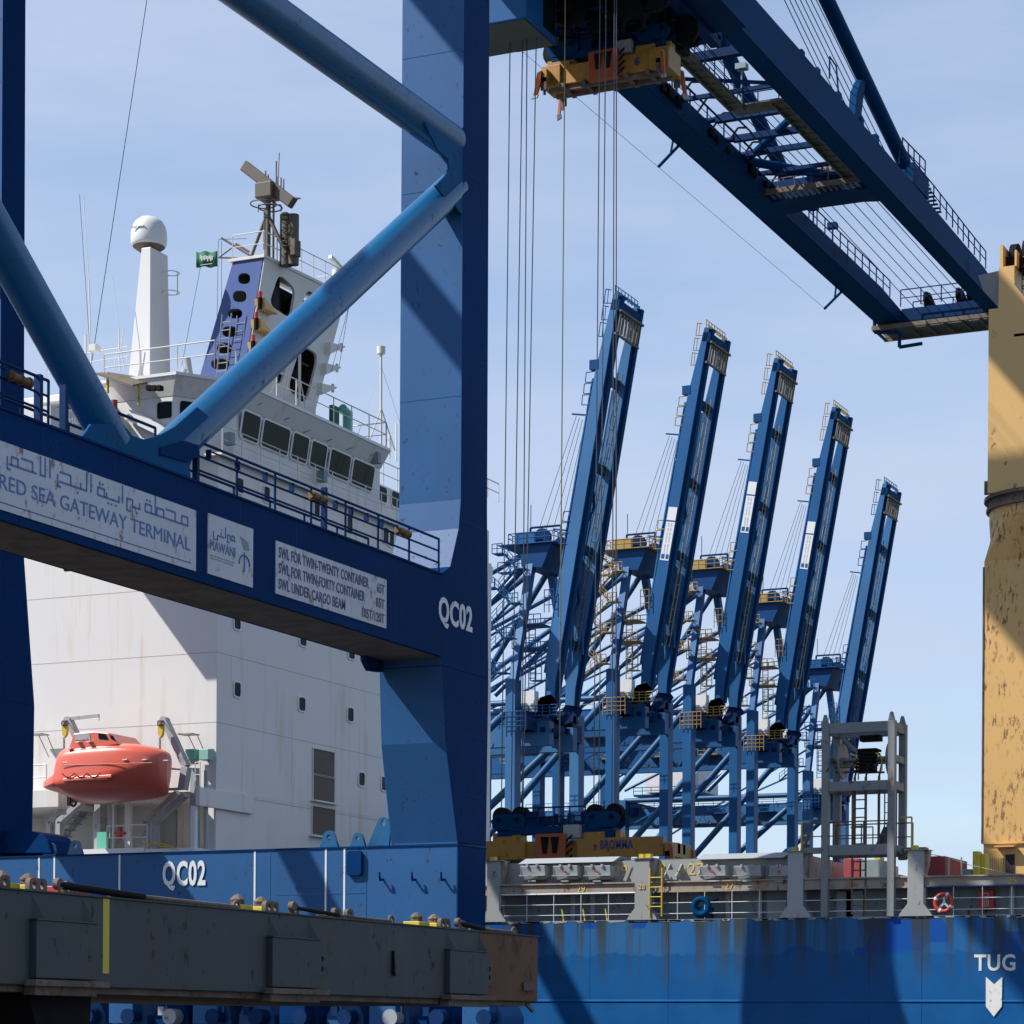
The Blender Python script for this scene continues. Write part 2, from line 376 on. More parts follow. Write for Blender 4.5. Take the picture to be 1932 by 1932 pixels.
# ------------------------------------------------------------------ setting
b=MB(); b.box(-1500,1500,-400,78.8,-6,0); tag(b.build('quay_ground',M['concrete']),'dark asphalt quay apron under the cranes','quay',kind='structure')
b=MB(); b.box(-1500,-118,120,2500,-6,0); tag(b.build('far_quay_ground',M['concrete']),'far quay apron under the raised cranes','quay',kind='structure')
b=MB(); b.add([(-6000,-6000,-3),(6000,-6000,-3),(6000,9000,-3),(-6000,9000,-3)],[(0,1,2,3)]); tag(b.build('harbour_water',M['water']),'harbour water','water',kind='structure')
# ------------------------------------------------------------------ the near quay crane
YS=73.55; XB=P(864,1594,Y=YS).x; XW=2.35; XL=XB-18.5          # front of the sill, +X faces of the two waterside legs
BU,BT,BS,BB=M['blue'],M['bluetube'],M['bluesill'],M['blueboom']
qc=thing('quay_crane','nearest blue quay crane with QC02 lettering and sign boards','crane',(XB-9,YS,0))
def pX(px,py,X=XB): return P(px,py,X=X)
# right waterside leg: profile in the YZ plane
zj=pX(835,1084).z; zb0=pX(800,1227).z; zkn=pX(877,945).z
up=[(75.45,56),(73.62,56),(73.62,zkn),(pX(866,997).y,pX(866,997).z),(pX(850,1069).y,pX(850,1069).z),(pX(838,1084).y-.2,zj),(pX(838,1084).y-.2,zb0-.02),(pX(833,1240).y,zb0-.3),(75.8,zb0-.3),(75.62,zkn)]
def legup(x1,w,name='upper_leg'):
    b=MB(); b.prism([(x1,(y-.55 if x1<XB-5 and z>zb0 and y>75 else y),z) for y,z in up],(-w,0,0)); return lit_side(b.build(name,BU,qc,bevel=.02),BS)
lowp=[pX(834,1240),pX(841,1400),pX(864,1592)]
lowp[0].z=zb0-.3
low=[(75.7,7.9),(75.8,zb0-.3)]+[(p.y,p.z) for p in lowp]
def leglow(x1,w):
    b=MB(); n=len(low)
    # narrower at the sill on the inner side as in the photograph
    vs=[(x1,y,z) for y,z in low]+[(x1-w+.03*(z-7.9),y,z) for y,z in low]
    b.add(vs,[tuple(range(n)),tuple(range(n,2*n))]+[(i,(i+1)%n,n+(i+1)%n,n+i) for i in range(n)]); return lit_side(b.build('lower_leg',BU,qc,bevel=.02),BS)
legup(XB,XW-.05); leglow(XB,XW+.12)
legup(XL,XW); leglow(XL,XW)
# thin paint-seam bands and dirt ledge on the leg
b=MB()
for z in (22.6,29.5,34): b.box(XB-XW+.06,XB-.01,73.612,73.62,z,z+.03)
b.box(XB-XW,XB-.0,YS-.03,75.72,7.86,7.93); b.build('weld_seam',M['bluefar'],qc)
# sill beam
sz0,sz1=4.95,7.86
b=MB(); b.box(XL-2.35,XB,YS,75.69,sz0,sz1); sill=lit_side(b.build('sill_beam',BU,qc,bevel=.02),BS)
b=MB()
for p in (72,101,224,479,613,648):
    x=P(p,1660,Y=YS).x; b.box(x,x+.07,YS-.012,YS-.002,sz0,sz1-.03)
b.build('white_stripe',M['letter'],sill)
b=MB(); b.box(XL-2.4,XB+.02,YS-.04,75.72,sz1-.035,sz1+.02); b.build('flange',BU,sill)
b=MB()
for p in (499+10,860-0,690): 
    x=P(p,1660,Y=YS).x; b.box(x,x+.03,YS-.01,YS-.002,sz0,sz1-.03)
b.box(P(525,1660,Y=YS).x,P(690,1660,Y=YS).x,YS-.011,YS-.002,6.3,6.33)
b.build('weld_seam',BT,sill)
text('QC02','lettering',P(307,1681,Y=YS-.02),(1,0,0),(0,0,1),M['letter'],sill,w=P(388,1681,Y=YS).x-P(307,1681,Y=YS).x,h=P(307,1625,Y=YS).z-P(307,1681,Y=YS).z,bold=.03)
a,c=P(657,1606,Y=YS),P(685,1652,Y=YS)
b=MB(); b.prism([(x,YS,z) for x,z in rrect(a.x,c.x,c.z,a.z,.1,3)],(0,-.14,0)); b.build('cover_box',BU,sill,bevel=.01)
for p in (722,783,838):
    q=P(p,1652,Y=YS-.02); b=MB()
    b.path([(q.x,YS,q.z-.12),(q.x,YS-.2,q.z-.16),(q.x+.02,YS-.28,q.z-.05),(q.x,YS-.26,q.z+.1)],.04,6); b.build('cable_hook',BU,sill)
def eye(px,py,s,X=None):
    q=P(px,py,Y=YS+.5); b=MB(); z=sz1+.02
    n=10; arc=[(q.x+s*cos(pi*i/n),z+s*1.5+s*sin(pi*i/n)) for i in range(n+1)]
    hole=[(q.x+s*.42*cos(2*pi*i/12),z+s*1.5+s*.42*sin(2*pi*i/12)) for i in range(12)]
    plate([(q.x-s*1.5,z),(q.x+s*1.5,z)]+arc,[hole],(0,YS+.5,0),(1,0,0),(0,0,1),.12,'lifting_eye',M['bluetube'],sill)
for px,s in ((95,.2),(143,.22),(622,.24),(676,.2)): eye(px,1600,s)
# tall lug beside the leg
A=[P(x,y,Y=YS+.9) for x,y in ((694,1599),(735,1597),(738,1560),(734,1546),(725,1541),(716,1545),(711,1556))]
h=P(724.5,1553,Y=YS+.9)
plate([(p.x,p.z) for p in A],[[(h.x+.09*cos(2*pi*i/12),h.z+.13*sin(2*pi*i/12)) for i in range(12)]],(0,YS+.9,0),(1,0,0),(0,0,1),.1,'lifting_lug',M['bluetube'],sill)
# left leg foot
b=MB(); b.prism([P(x,y,Y=YS+.3) for x,y in ((-30,1610),(97,1610),(90,1585),(80,1574),(60,1568),(-30,1568))],(0,1.6,0)); b.build('leg_foot',BU,qc,bevel=.03)
# bogies under the sill
bg=MB(); 
for c0 in (XB-3.4,XL-.2):
    bg=MB(); bg.prism([(c0-3,YS+.3,4.3),(c0+3,YS+.3,4.3),(c0+.8,YS+.3,4.95),(c0-.8,YS+.3,4.95)],(0,1.4,0)); bg.box(c0-3.2,c0+3.2,YS+.3,YS+1.7,3.6,4.3)
    bg.build('equaliser_beam',BS,qc,bevel=.03)
for i in range(14):
    c=XB-21.5+i*1.72
    b=MB(); b.prism([(c-.75,YS+.2,1.0),(c+.75,YS+.2,1.0),(c+.7,YS+.2,2.2),(c+.35,YS+.2,2.9),(c-.35,YS+.2,2.9),(c-.7,YS+.2,2.2)],(0,1.7,0))
    if i%2: b.box(c-.5,c+.5,YS-.35,YS+.2,1.9,2.75)
    bo=b.build('bogie',BS if i%3 else BU,qc,bevel=.03)
    b=MB(); b.disc((c,YS+1,.42),(0,1,0),.42,.25,20); b.build('wheel',M['rusty'],bo)
    b=MB(); b.tube((c+.3,YS-.4,2.15),(c+.3,YS+.1,2.15),.28,14); b.box(c-.35,c-.12,YS-.1,YS+.15,2.2,2.5); b.build('drive_motor',M['boxgrey'] if i%5==1 else M['bluedark'],bo)
b=MB(); b.box(XL-4,XB+.4,YS-.35,YS-.05,3.05,3.2); rail(b,[(XL-4,YS-.3,2.3),(XB+.4,YS-.3,2.3)],.8,.03,2.4,0); b.build('cable_tray',BT,qc)
for c0 in (XB-3.4,XB-9,XL-.2,XL+4.5):
    b=MB(); b.box(c0-1.5,c0+1.5,YS+.3,YS+1.7,2.9,3.6); b.build('balance_beam',BU,qc,bevel=.03)
# portal beam (towards the camera) and its mirror on the left frame
y0=36.0; y1=up[5][0]
def portal(x1,w=2.35):
    b=MB(); b.box(x1-w,x1,y0,y1,zb0,zj-.005); return b.build('portal_beam',BU,qc,bevel=.02)
pb=portal(XB); portal(XL)
b=MB(); b.box(XB-.0,XB+.05,y0,y1+.0,zj-.03,zj+.03); b.box(XB-2.35,XB+.03,y0,y1,zb0-.03,zb0+.005); b.build('flange',BU,pb)
bgap=MB(); bgap.box(XB-2.2,XB-.1,y0,y1,zb0-.045,zb0-.031); bgap.build('soffit_bounce',M['grate'],pb)  # brown of light reflected off the ground, put into the soffit colour
b=MB(); b.prism([pX(x,y,XB-2.1) for x,y in ((690,1226),(728,1234),(722,1268),(700,1265),(690,1245))],(-.2,0,0)); b.build('bracket',M['bluedark'],pb)
# landside legs (outside the picture, carry the beam and throw their shadows)
for x1 in (XB,XL):
    b=MB(); b.box(x1-XW,x1,y0-2.2,y0,5,56); b.build('upper_leg',BS,qc)
    b=MB(); b.box(x1-.7,x1-.1,y0-2,75,46.8,48.0); b.build('upper_tie_beam',BU,qc)
b=MB(); b.box(XL-2.3,XB,y0-2.2,y0,4.9,7.8); b.build('sill_beam',BS,qc)
# brace tubes of the right-hand frame
XT=XB-.5
def T(p,q,r,name='brace_tube',X=XT,ext=0):
    a,c=P(*p,X=X),P(*q,X=X); d=(a-c); b=MB(); b.tube(c,a+d*ext,r,40); return b.build(name,BT,qc)
T((478,0),(850,267),.56,ext=.7)
T((318,852),(856,353),.52)
T((-10,438),(212,836),.50,ext=.8)
# left frame braces (same geometry, 18.3 m further along the quay)
for a,c,r in (((318,852),(862,340),.52),((-10,438),(212,836),.50)):
    p,q=P(*a,X=XT),P(*c,X=XT); b=MB(); b.tube(q-V((18.3,0,0)),p-V((18.3,0,0))+(p-q)*(.7 if a[1]<10 else 0),r,24); b.build('brace_tube',BT,qc)
# gusset plates at the joints
def gus(pts,name='gusset_plate',X=XB-.06,th=.07,m=None):
    b=MB(); b.prism([P(x,y,X=X+th/2) for x,y in pts],(-th,0,0)); return b.build(name,m or M['bluegus'],qc)
gus([(150,828),(160,818),(172,800),(200,800),(232,800),(250,822),(272,829),(300,822),(330,805),(372,768),(412,800),(385,838),(364,862),(358,880),(360,905),(250,868)])
gus([(826,282),(846,300),(848,318),(838,334),(822,350),(845,380),(860,390),(874,408),(874,240),(862,246),(838,240),(800,228)])
b=MB()
for x,y in ((262,845),(355,868)): pass
b.prism([P(x,y,X=XB-.02) for x,y in ((300,845),(345,832),(372,840),(370,862),(352,872),(300,858))],(.05,0,0)); b.build('gusset_plate',BU,qc)
# railings and lamp tubes along the portal beam
rb=MB()
def rl(pts,r=.035):
    q=[P(x,y,X=XB-.1) for x,y in pts]; rb.path(q,r,6)
rb2=MB()
seg=[(373,846,396,893),]
ya=pX(378,893).y; yb=pX(835,1084).y
Yp=[ya+ (yb-ya)*i/9 for i in range(10)]
for i,(p,q) in enumerate(zip(Yp,Yp[1:])):
    pass
rail(rb,[(XB-.12,ya,zj),(XB-.12,yb-.05,zj)],1.15,.04,2.1,2,6)
rb.tube((XB-.12,ya-.9,zj+.45),(XB-.12,ya,zj+1.15),.04,6)
for px in (618,): 
    y=pX(px,990).y; rb.box(XB-.2,XB-.04,y-.06,y+.06,zj,zj+1.3)
y=pX(377,870).y; rb.box(XB-.2,XB-.04,y-.06,y+.06,zj,zj+.9)
ye=pX(152,800).y
rail(rb,[(XB-.12,y0+2,zj),(XB-.12,ye-1.2,zj)],1.15,.04,1.9,2,6)
for px in (80,128): 
    y=pX(px,790).y; rb.box(XB-.21,XB-.03,y-.07,y+.07,zj,zj+1.2)
rail(rb,[(XB-.12,pX(215,812).y,zj),(XB-.12,pX(300,838).y,zj)],1.05,.04,1.4,0,6)
rb.build('handrail',M['bluedark'],qc)
rb=MB(); rail(rb,[(XB-2.2,y0+2,zj),(XB-2.2,yb-1,zj)],1.15,.04,2.1,2,6); rb.build('handrail',M['bluedark'],qc)
cb=MB()
for (p0,p1) in ((pX(395,878).y,pX(600,935).y),(pX(634,945).y,pX(748,990).y),(y0+3,pX(10,735).y)):
    cb.tube((XB+.02,p0,zj+.95),(XB+.02,p1,zj+.95),.025,5); 
    n=4
    for i in range(n+1): yy=p0+(p1-p0)*i/n; cb.box(XB-.1,XB+.05,yy-.03,yy+.03,zj+.75,zj+1.0)
cb.build('cable',M['bluedark'],qc)
for px,py in ((600,939),(760,1004),(38,716)):
    q=pX(px,py,XB+.05); b=MB(); b.tube((q.x,q.y-.42,q.z+.02),(q.x,q.y+.42,q.z-.02),.11,10)
    for k in (-.35,.0,.35): b.disc((q.x,q.y+k,q.z),(0,1,0),.14,.05,10)
    b.build('lamp_tube',M['brass'],qc)
b=MB()
for k in range(11):
    y=38+k*3.1
    if y<71: b.box(XB,XB+.004,y,y+.05,zb0+.02,zj-.05)
b.build('weld_seam',M['bluedark'],pb)
b=MB()
for z in (18.5,24,30,36,42): b.box(XB-.001,XB+.004,73.7,75.35,z,z+.04)
for z in (9.5,11.5): b.box(XB-.001,XB+.004,73.55,75.7,z,z+.03)
b.build('weld_seam',M['bluedark'],qc)
# sign boards
def board(c4,name='sign_board'):
    (xa,ya_),(xb,yb_)=c4[0],c4[1]; a=pX(xa,ya_); c=pX(xb,yb_); b=MB(); b.box(XB+.004,XB+.035,a.y,c.y,c.z,a.z); return b.build(name,M['sign'],pb),a,c
def fitY(px,z): # Y on the beam face for a photo column
    return P(px,1000,X=XB).y
s1,a,c=board(((-95,798),(367.5,1078)))
XF=XB+.037
def txt(s,body,pxa,pxb,z0,z1,m,bold=0,par=None): 
    ya,yb=fitY(pxa,0),fitY(pxb,0); return text(body,'lettering',(XF,ya,z0),(0,1,0),(0,0,1),m,par or s,w=yb-ya,h=z1-z0,bold=bold,depth=.01)
zt=a.z; zbm=c.z; H=zt-zbm
txt(s1,'RED SEA GATEWAY TERMINAL',-4,357,zbm+.30*H,zbm+.30*H+.36,M['signblue'],.0)
b=MB(); b.box(XF-.001,XF+.008,a.y,c.y-.25,zbm+.1*H,zbm+.1*H+.02); b.build('border_line',M['signnavy'],s1)
# square kufic Arabic line, drawn as strokes (u along the board in letter-heights, read right to left)
def strokes(par,yR,z0,s,items,m,r=.034,vs=1):
    b=MB()
    for it in items:
        pts=[(XF+.004,yR-u*s,z0+v*s*vs) for u,v in it]
        for p,q in zip(pts,pts[1:]):
            b.bar(p,q,r*2,.012,(1,0,0)) if abs(q[1]-p[1])+abs(q[2]-p[2])>.001 else None
    return b.build('lettering',m,par)
def dots(n,u,v): return [[(u+i*.22,v),(u+i*.22+.1,v)] for i in range(n)]
AR=[];U=0
def put(gl,w):
    global U
    for g in gl: AR.append([(U+x,y) for x,y in g])
    U+=w
meem=[[(0,0),(.75,0)],[(.05,0),(.05,.5),(.5,.5),(.5,0)]]
hah=[[(0,0),(1,0)],[(.25,0),(.25,.55),(.95,.55)]]
tah=[[(0,0),(.8,0)],[(.1,0),(.1,.45),(.6,.45),(.6,0)],[(.72,0),(.72,1.1)]]
tmar=[[(0,0),(.15,0)],[(.15,0),(.15,.45),(.6,.45),(.6,0),(.1,0)]]+dots(2,.22,.68)
beh=[[(0,0),(.5,0)],[(.05,0),(.05,.35)]]+dots(1,.2,-.28)
waw=[[(.0,0),(.1,0)],[(.1,0),(.1,.4),(.5,.4),(.5,-.3),(.2,-.3)]]
alef=[[(.1,0),(.1,1.05)]]
yeh=[[(0,0),(.45,0),(.45,.3)]]+dots(2,.05,-.28)
lam=[[(.1,0),(.1,1.05)],[(.1,0),(.45,0)]]
reh=[[(.1,.4),(.1,-.28),(-.1,-.28)]]
meemf=[[(0,0),(.7,0)],[(.15,0),(.15,.45),(.55,.45),(.55,0)]]
put(meem,.75);put(hah,1.0);put(tah,.85);put(tmar,.95)
put(beh,.45);put(waw,.72);put(alef,.3);put(beh,.45);put(yeh,.45);put(tmar,.95)
put(alef,.3);put(lam,.45);put(beh,.45);put(hah,1.0);put(reh,.5)
put(alef,.3);put(lam,.3);put(alef,.35);put(hah,1.0);put(meemf,.7);put(reh,.5)
yR=fitY(353,0); yL=fitY(-2,0); s_=(yR-yL)/U
strokes(s1,yR,zbm+.70*H,s_,AR,M['signblue'],.024,.44/s_)
s2,a,c=board(((391,968),(475,1109))); H=a.z-c.z
txt(s2,'MAWANI',394,442,c.z+.41*H,c.z+.41*H+.27,M['signblue'],.0)
for k,(u,w) in enumerate(((.30,46),(.255,44))): txt(s2,'Saudi Ports Authority',395,395+w,c.z+u*H,c.z+u*H+.05,M['boxgrey'],.0)
AR=[];U=0; put(meemf,.7);put(waw,.7);put(alef,.3);put([[(0,0),(.45,0),(.45,.4)]]+dots(1,.3,.65),.5);put([[(0,0),(.5,0),(.5,-.45),(1.1,-.45),(1.1,.3)]],1.2)
strokes(s2,fitY(442,0),c.z+.68*H,(fitY(442,0)-fitY(397,0))/U*.95,AR,M['signblue'],.020,.30/((fitY(442,0)-fitY(397,0))/U))
b=MB(); yc=fitY(459,0); z=c.z; b.tube((XF+.004,yc,z+.22*H),(XF+.004,yc,z+.55*H),.02,5); b.torus((XF+.004,yc,z+.33*H),(1,0,0),.28,.025,14,5,pi*1.0,2*pi) 
b.bar((XF+.004,yc-.12,z+.5*H),(XF+.004,yc+.12,z+.5*H),.03,.012,(1,0,0)); b.build('anchor_emblem',M['signblue'],s2)
b=MB(); b.prism([(XF,yc-.22,z+.80*H),(XF,yc+.2,z+.74*H),(XF,yc+.26,z+.6*H),(XF,yc-.02,z+.6*H)],(.01,0,0)); b.build('torn_emblem',M['greydark'],s2)
s3,a,c=board(((519,1020),(727,1186))); H=a.z-c.z; nv=M['signnavy']
lh=.205*H
for k,(t1,e1,t2,b2) in enumerate((('SWL FOR TWIN-TWENTY CONTAINER',694,'65T',710),('SWL FOR TWIN-FORTY CONTAINER',687,'85T',708),('SWL UNDER CARGO BEAM',650,'105T/120T',682))):
    z=c.z+H*(.70-.30*k); txt(s3,t1,524,e1,z,z+lh,nv,.014); txt(s3,t2,b2,724,z-.02*H,z-.02*H+lh*.95,nv,.01)
a,c=pX(827,1140),pX(890,1190)
text('QC02','lettering',(XB+.006,a.y,pX(858,1192).z),(0,1,0),(0,0,1),M['letter'],qc,w=c.y-a.y,h=1.0,bold=.03)
# ---- boom
zb=51.4
bx0=P(1170,178,Z=zb).x; bx1=P(1377,310,Z=zb).x; rx0=P(1377,82,Z=zb).x; rx1=P(1377,33,Z=zb).x
ytip=P(1676,630,Z=zb).y
def girder(x0,x1,h0,h1):
    b=MB(); ys=60; b.prism([(x0,ys,zb),(x0,ytip,zb),(x0,ytip,zb+h1*.62),(x0,ytip-7,zb+h1),(x0,126,zb+h0),(x0,ys,zb+h0)],(x1-x0,0,0)); return b.build('boom_girder',BB,qc,bevel=.02)
gl=girder(bx0,bx1,1.3,1.2); gr=girder(rx0,rx1,2.3,1.7)
b=MB(); 
for x0 in (bx0,rx0):
    for k in range(34): 
        y=112+k*1.75; b.box(x0+.12,x0+.2,y,y+.12,zb-.05,zb-.003)
b.build('soffit_bolt_pad',M['bluedark'],gl)
b=MB(); b.box(bx1-.02,bx1+.05,60,ytip,zb+.02,zb+.1); b.box(rx1,rx1+.05,60,ytip,zb+.02,zb+.08); b.build('rail_ledge',M['bluedark'],gl)
# cross members between the girders
def yL_(px,py): return P(px,py,Z=zb+.6).y
crb=MB()
for y,w,zz in ((123,.45,1.6),(131.5,.4,1.5),(134.3,.35,1.3),(136.6,.3,1.2)):
    crb.bar((bx1+.3,y,zb+zz),(rx0,y,zb+zz),w,w)
    crb.box(bx1-.6,bx1-.3,y-.15,y+.15,zb+1.2,zb+zz+.15); crb.tube((bx1-.5,y,zb+zz),(bx1+.4,y,zb+zz),.16,6)
for y in (126.5,139.2): crb.bar((bx1+.1,y,zb+.9),(rx0,y,zb+.9),.22,.22)
for y0_,y1_ in ((123,126.5),(139.2,141.8)): crb.bar((bx1+.1,y0_,zb+.9),(rx0,y1_,zb+.9),.16,.16)
crb.build('cross_beam',M['bluedark'],qc)
for p,q,r in (((bx1,121.0,zb+2.3),(rx0,118.5,zb+2.6),.28),((bx1,137.5,zb+1.2),(rx0,131,zb+1.6),.22),((bx1,137.8,zb+1.2),(rx0,144,zb+1.0),.26)):
    b=MB(); b.tube(p,q,r,12); b.build('diagonal_brace',BB,qc)
# main cross box with machinery platform
b=MB(); b.box(bx1-.2,rx0+.1,141.9,144.0,zb+.85,zb+1.3); b.prism([(bx1,141.8,zb),(bx1+2,141.8,zb+.1),(rx0-1,141.8,zb+.1),(rx0,141.8,zb),(rx0,141.8,zb+.8),(bx1,141.8,zb+.8)],(0,2.4,0)); xb_=b.build('cross_box',M['bluedark'],qc,bevel=.03)
b=MB()
for i in range(16): x=bx1+.2+i*(rx0-bx1-.3)/16; b.box(x,x+.1,140.6,141.75,zb+.15,zb+.3)
b.box(bx1-.2,rx0,140.5,140.62,zb+.1,zb+.4); rail(b,[(bx1-.2,140.6,zb+.4),(rx0,140.6,zb+.4)],1.1,.04,1.1,1); rail(b,[(bx1-.2,144.6,zb+1.3),(rx0,144.6,zb+1.3)],1.1,.04,1.3,1)
for i in range(7): b.disc((bx1+2.0+i*.35,143,zb+1.75),(1,0,0),.42,.16,14)
b.build('sheave_platform',M['grate'],qc)
# walkway along the inside of the right girder
xw=rx0-1.15; x1w=(bx1+rx0)/2-.55
b=MB(); b.box(x1w,x1w+.85,98,128.6,zb+.55,zb+.60); b.box(xw,xw+.85,127.6,141.6,zb+.55,zb+.60); b.box(x1w,xw+.9,127.6,129.0,zb+.54,zb+.60)
for k in range(44):
    y=98+k; x_=x1w if y<128 else xw; b.box(x_-.03,x_+.88,y,y+.07,zb+.42,zb+.55)
for x_ in (x1w,x1w+.75): b.box(x_,x_+.1,98,128,zb+.36,zb+.55)
for x_ in (xw,xw+.75): b.box(x_,x_+.1,128,141.6,zb+.36,zb+.55)
wk=b.build('walkway',M['grate'],qc)
b=MB(); rail(b,[(x1w,98,zb+.6),(x1w,127.6,zb+.6)],1.1,.035,1.5,1); rail(b,[(x1w+.85,98,zb+.6),(x1w+.85,127.6,zb+.6)],1.1,.035,1.5,1); rail(b,[(xw,129,zb+.6),(xw,141,zb+.6)],1.1,.035,1.5,1); rail(b,[(x1w,129,zb+.6),(xw,129,zb+.6)],1.1,.035,1.1,1)
b.build('handrail',M['bluedark'],wk)
for y in (112.5,127.2):
    b=MB(); b.tube((x1w+.9,y,zb+.6),(x1w+.9,y,zb+2.4),.05,6); b.box(x1w+.6,x1w+1.2,y-.25,y+.25,zb+2.3,zb+2.6); b.build('floodlight',M['greydark'],wk)
# railings on the girders
b=MB(); rail(b,[(bx1-.1,146,zb+1.2),(bx1-.1,167,zb+1.2)],1.1,.045,1.6,1); rail(b,[(bx0+.2,146,zb+1.2),(bx0+.2,158,zb+1.2)],1.1,.04,1.6,1)
for k in range(6): b.tube((bx1-.1,123+k*2.7,zb+1.2),(bx1-.1,123+k*2.7,zb+2.2),.05,5)
b.tube((bx1-.1,120,zb+1.75),(bx1-.1,140,zb+1.75),.03,4,cap=False);b.tube((bx1-.1,120,zb+2.2),(bx1-.1,140,zb+2.2),.03,4,cap=False)
for y in (151,155): b.tube((bx1-.4,y,zb+1.2),(bx1-.4,y,zb+2.6),.06,6); b.box(bx1-.7,bx1-.1,y-.25,y+.25,zb+2.4,zb+2.75)
b.build('handrail',M['bluedark'],gl)
def top(px,py): return P(px,py,X=rx1-.1)
b=MB()
rail(b,[(rx1-.1,y,zb+z) for y,z in ((144.8,2.3),(148,2.3),(152.5,2.25),(157,2.1),(161,1.95),(165.5,1.85))],1.15,.045,1.6,1)
q=top(1565,148); b.path([(rx1-.1,q.y,q.z),(rx1-.1,q.y,q.z+1.2),(rx1-.1,q.y+1.2,q.z+1.1),(rx1-.1,q.y+1.6,q.z-.2)],.05,6)
rail(b,[(rx1-.1,145.5,zb+2.9),(rx1-.1,150.5,zb+3.1)],1.2,.045,1.3,1)
b.build('handrail',M['bluedark'],gr)
b=MB(); b.box(rx1-.9,rx1-.05,147.6,151.2,zb+2.1,zb+3.3)
for k in range(8): y=151.3+k*.4; b.box(rx1-.8,rx1-.1,y,y+.3,zb+3.1-k*.12,zb+3.15-k*.12)
for k,y in enumerate((126.5,129.2,133,137.2,140.2)): b.box(rx1-.5,rx1-.1,y,y+.5,zb+2.15,zb+2.6)
b.build('access_stair',BB,gr)
b=MB(); b.prism([(rx1-.6,136.2,zb+2.2),(rx1-.6,137.3,zb+2.2),(rx1-.6,138.4,zb+5.4),(rx1-.6,137.3,zb+4.6),(rx1-.6,136.6,zb+3.8)],(.4,0,0)); b.build('stay_bracket',BB,gr)
random.seed(21)
b=MB()
for k in range(15):
    y=121+random.uniform(0,22); b.box(bx1+.02,bx1+random.uniform(.1,.3),y,y+random.uniform(.15,.6),zb+.5,zb+random.uniform(.7,1.1))
for k in range(9): y=122+k*2.5; b.bar((bx1-.1,y,zb+1.25),(bx1+.5,y,zb+2.0),.09,.09); b.bar((bx1+.5,y,zb+2.0),(bx1+1.0,y+.2,zb+2.0),.09,.09)
b.tube((bx1+.95,120,zb+2.0),(bx1+.95,141,zb+2.0),.06,5); b.tube((bx1+.5,120,zb+1.5),(bx1+.5,141,zb+1.5),.05,5)
b.build('cable_bracket',M['black'],gl)
b=MB()
for k in range(10): y=119+k*2.2; b.box(rx0-.02,rx0-random.uniform(.2,.45),y,y+random.uniform(.3,.8),zb+.9,zb+1.5)
b.build('junction_box',M['black'],gr)
# forestays (rigid tubes) and hoist/forestay ropes
def fs(pa,pb_,X,r,ext):
    a,c=P(*pa,X=X),P(*pb_,X=X); b=MB(); b.tube(c,a+(a-c)*ext,r,14); b.build('forestay',BB,qc)
fs((1560,0),(1706,308),rx1-.35,.42,1.2)
fs((1334,20),(1500,372),bx1-.5,.42,1.2)
def ropes(lst,name='rope',m='wire',r=.028,par=None):
    b=MB()
    for a,c in lst: b.tube(a,c,r,5)
    return b.build(name,M[m],par or qc)
R=[]
for i in range(7):
    a=P(1480+i*10,0,X=rx1-1.2); c=P(1590+i*10.5,230,X=rx1-1.2); R.append((a+(a-c)*1.0,c+(c-a)*.55))
ropes(R)
R=[((bx1+1+i*.7,146,zb+1.6),(bx1+.9+i*.75,ytip-1.0,zb+1.0)) for i in range(6)]+[((bx1+1+i*.5,60,zb+1.9),(bx1+1+i*.5,143,zb+1.9)) for i in range(5)]
ropes(R)
# boom tip platform with buffers
px0,px1=bx0-.3,rx1
b=MB(); b.box(bx1,rx0,ytip-2.2,ytip-.2,zb+.1,zb+1.0); tp=b.build('tip_beam',M['bluedark'],qc,bevel=.02)
b=MB(); b.box(bx0-.2,rx1,ytip-3.2,ytip-3.05,zb-.55,zb-.25); b.box(bx0-.2,rx1,ytip-.1,ytip+.05,zb-.55,zb-.25)
n=7
for i in range(n+1): x=bx0-.2+(rx1-bx0)*i/n; b.box(x,x+.12,ytip-3.1,ytip,zb-.5,zb-.3)
for i in range(10): y=ytip-3+i*.32; b.box(bx0,rx1,y,y+.12,zb-.34,zb-.28)
b.build('tip_platform',M['grate'],qc)
b=MB(); rail(b,[(bx1+.2,ytip-3.1,zb+.9),(rx0,ytip-3.1,zb+.9)],1.15,.045,1.4,1); rail(b,[(bx1+.2,ytip,zb+.9),(rx0,ytip,zb+.9)],1.15,.045,1.4,1); b.build('handrail',M['bluedark'],tp)
b=MB()
for x in (bx1+1.3,bx1+3.6,rx0-1.6):
    b.prism([(x,ytip-1,zb+1),(x+.9,ytip-1,zb+1),(x+.35,ytip-1,zb+2.3),(x+.1,ytip-1,zb+2.3)],(0,.5,0)); b.disc((x+.1,ytip-.9,zb+1.9),(1,.0,0),.5,.18,16)
b.build('tip_sheave',M['black'],tp)
b=MB(); b.tube((rx0-1.1,ytip-1,zb+1),(rx0-1.1,ytip-1,zb+3.4),.12,8); b.tube((rx0-1.1,ytip-1,zb+3.3),(rx0-3.0,ytip-5,zb+3.9),.1,8); b.build('davit_arm',BB,tp)
for y in (135.0,): pass
for px,py,dx,dy in ((1283,272,-40,42),(1590,548,-34,34)):
    a=P(px,py,X=bx0+.1); c=P(px+dx,py+dy,X=bx0+.1); b=MB(); b.tube(a,c,.09,6); m_=a.lerp(c,.45); b.tube(m_,P(px-12,py-14,X=bx0+.1),.07,6); b.build('cable_bracket',BB,gl)
a=P(1243,316,X=bx0+.1); c=P(1556,582,X=bx0+.1); ropes([(a,c),(a+(a-c)*1.3,a)],'guide_wire',r=.012)
b=MB()
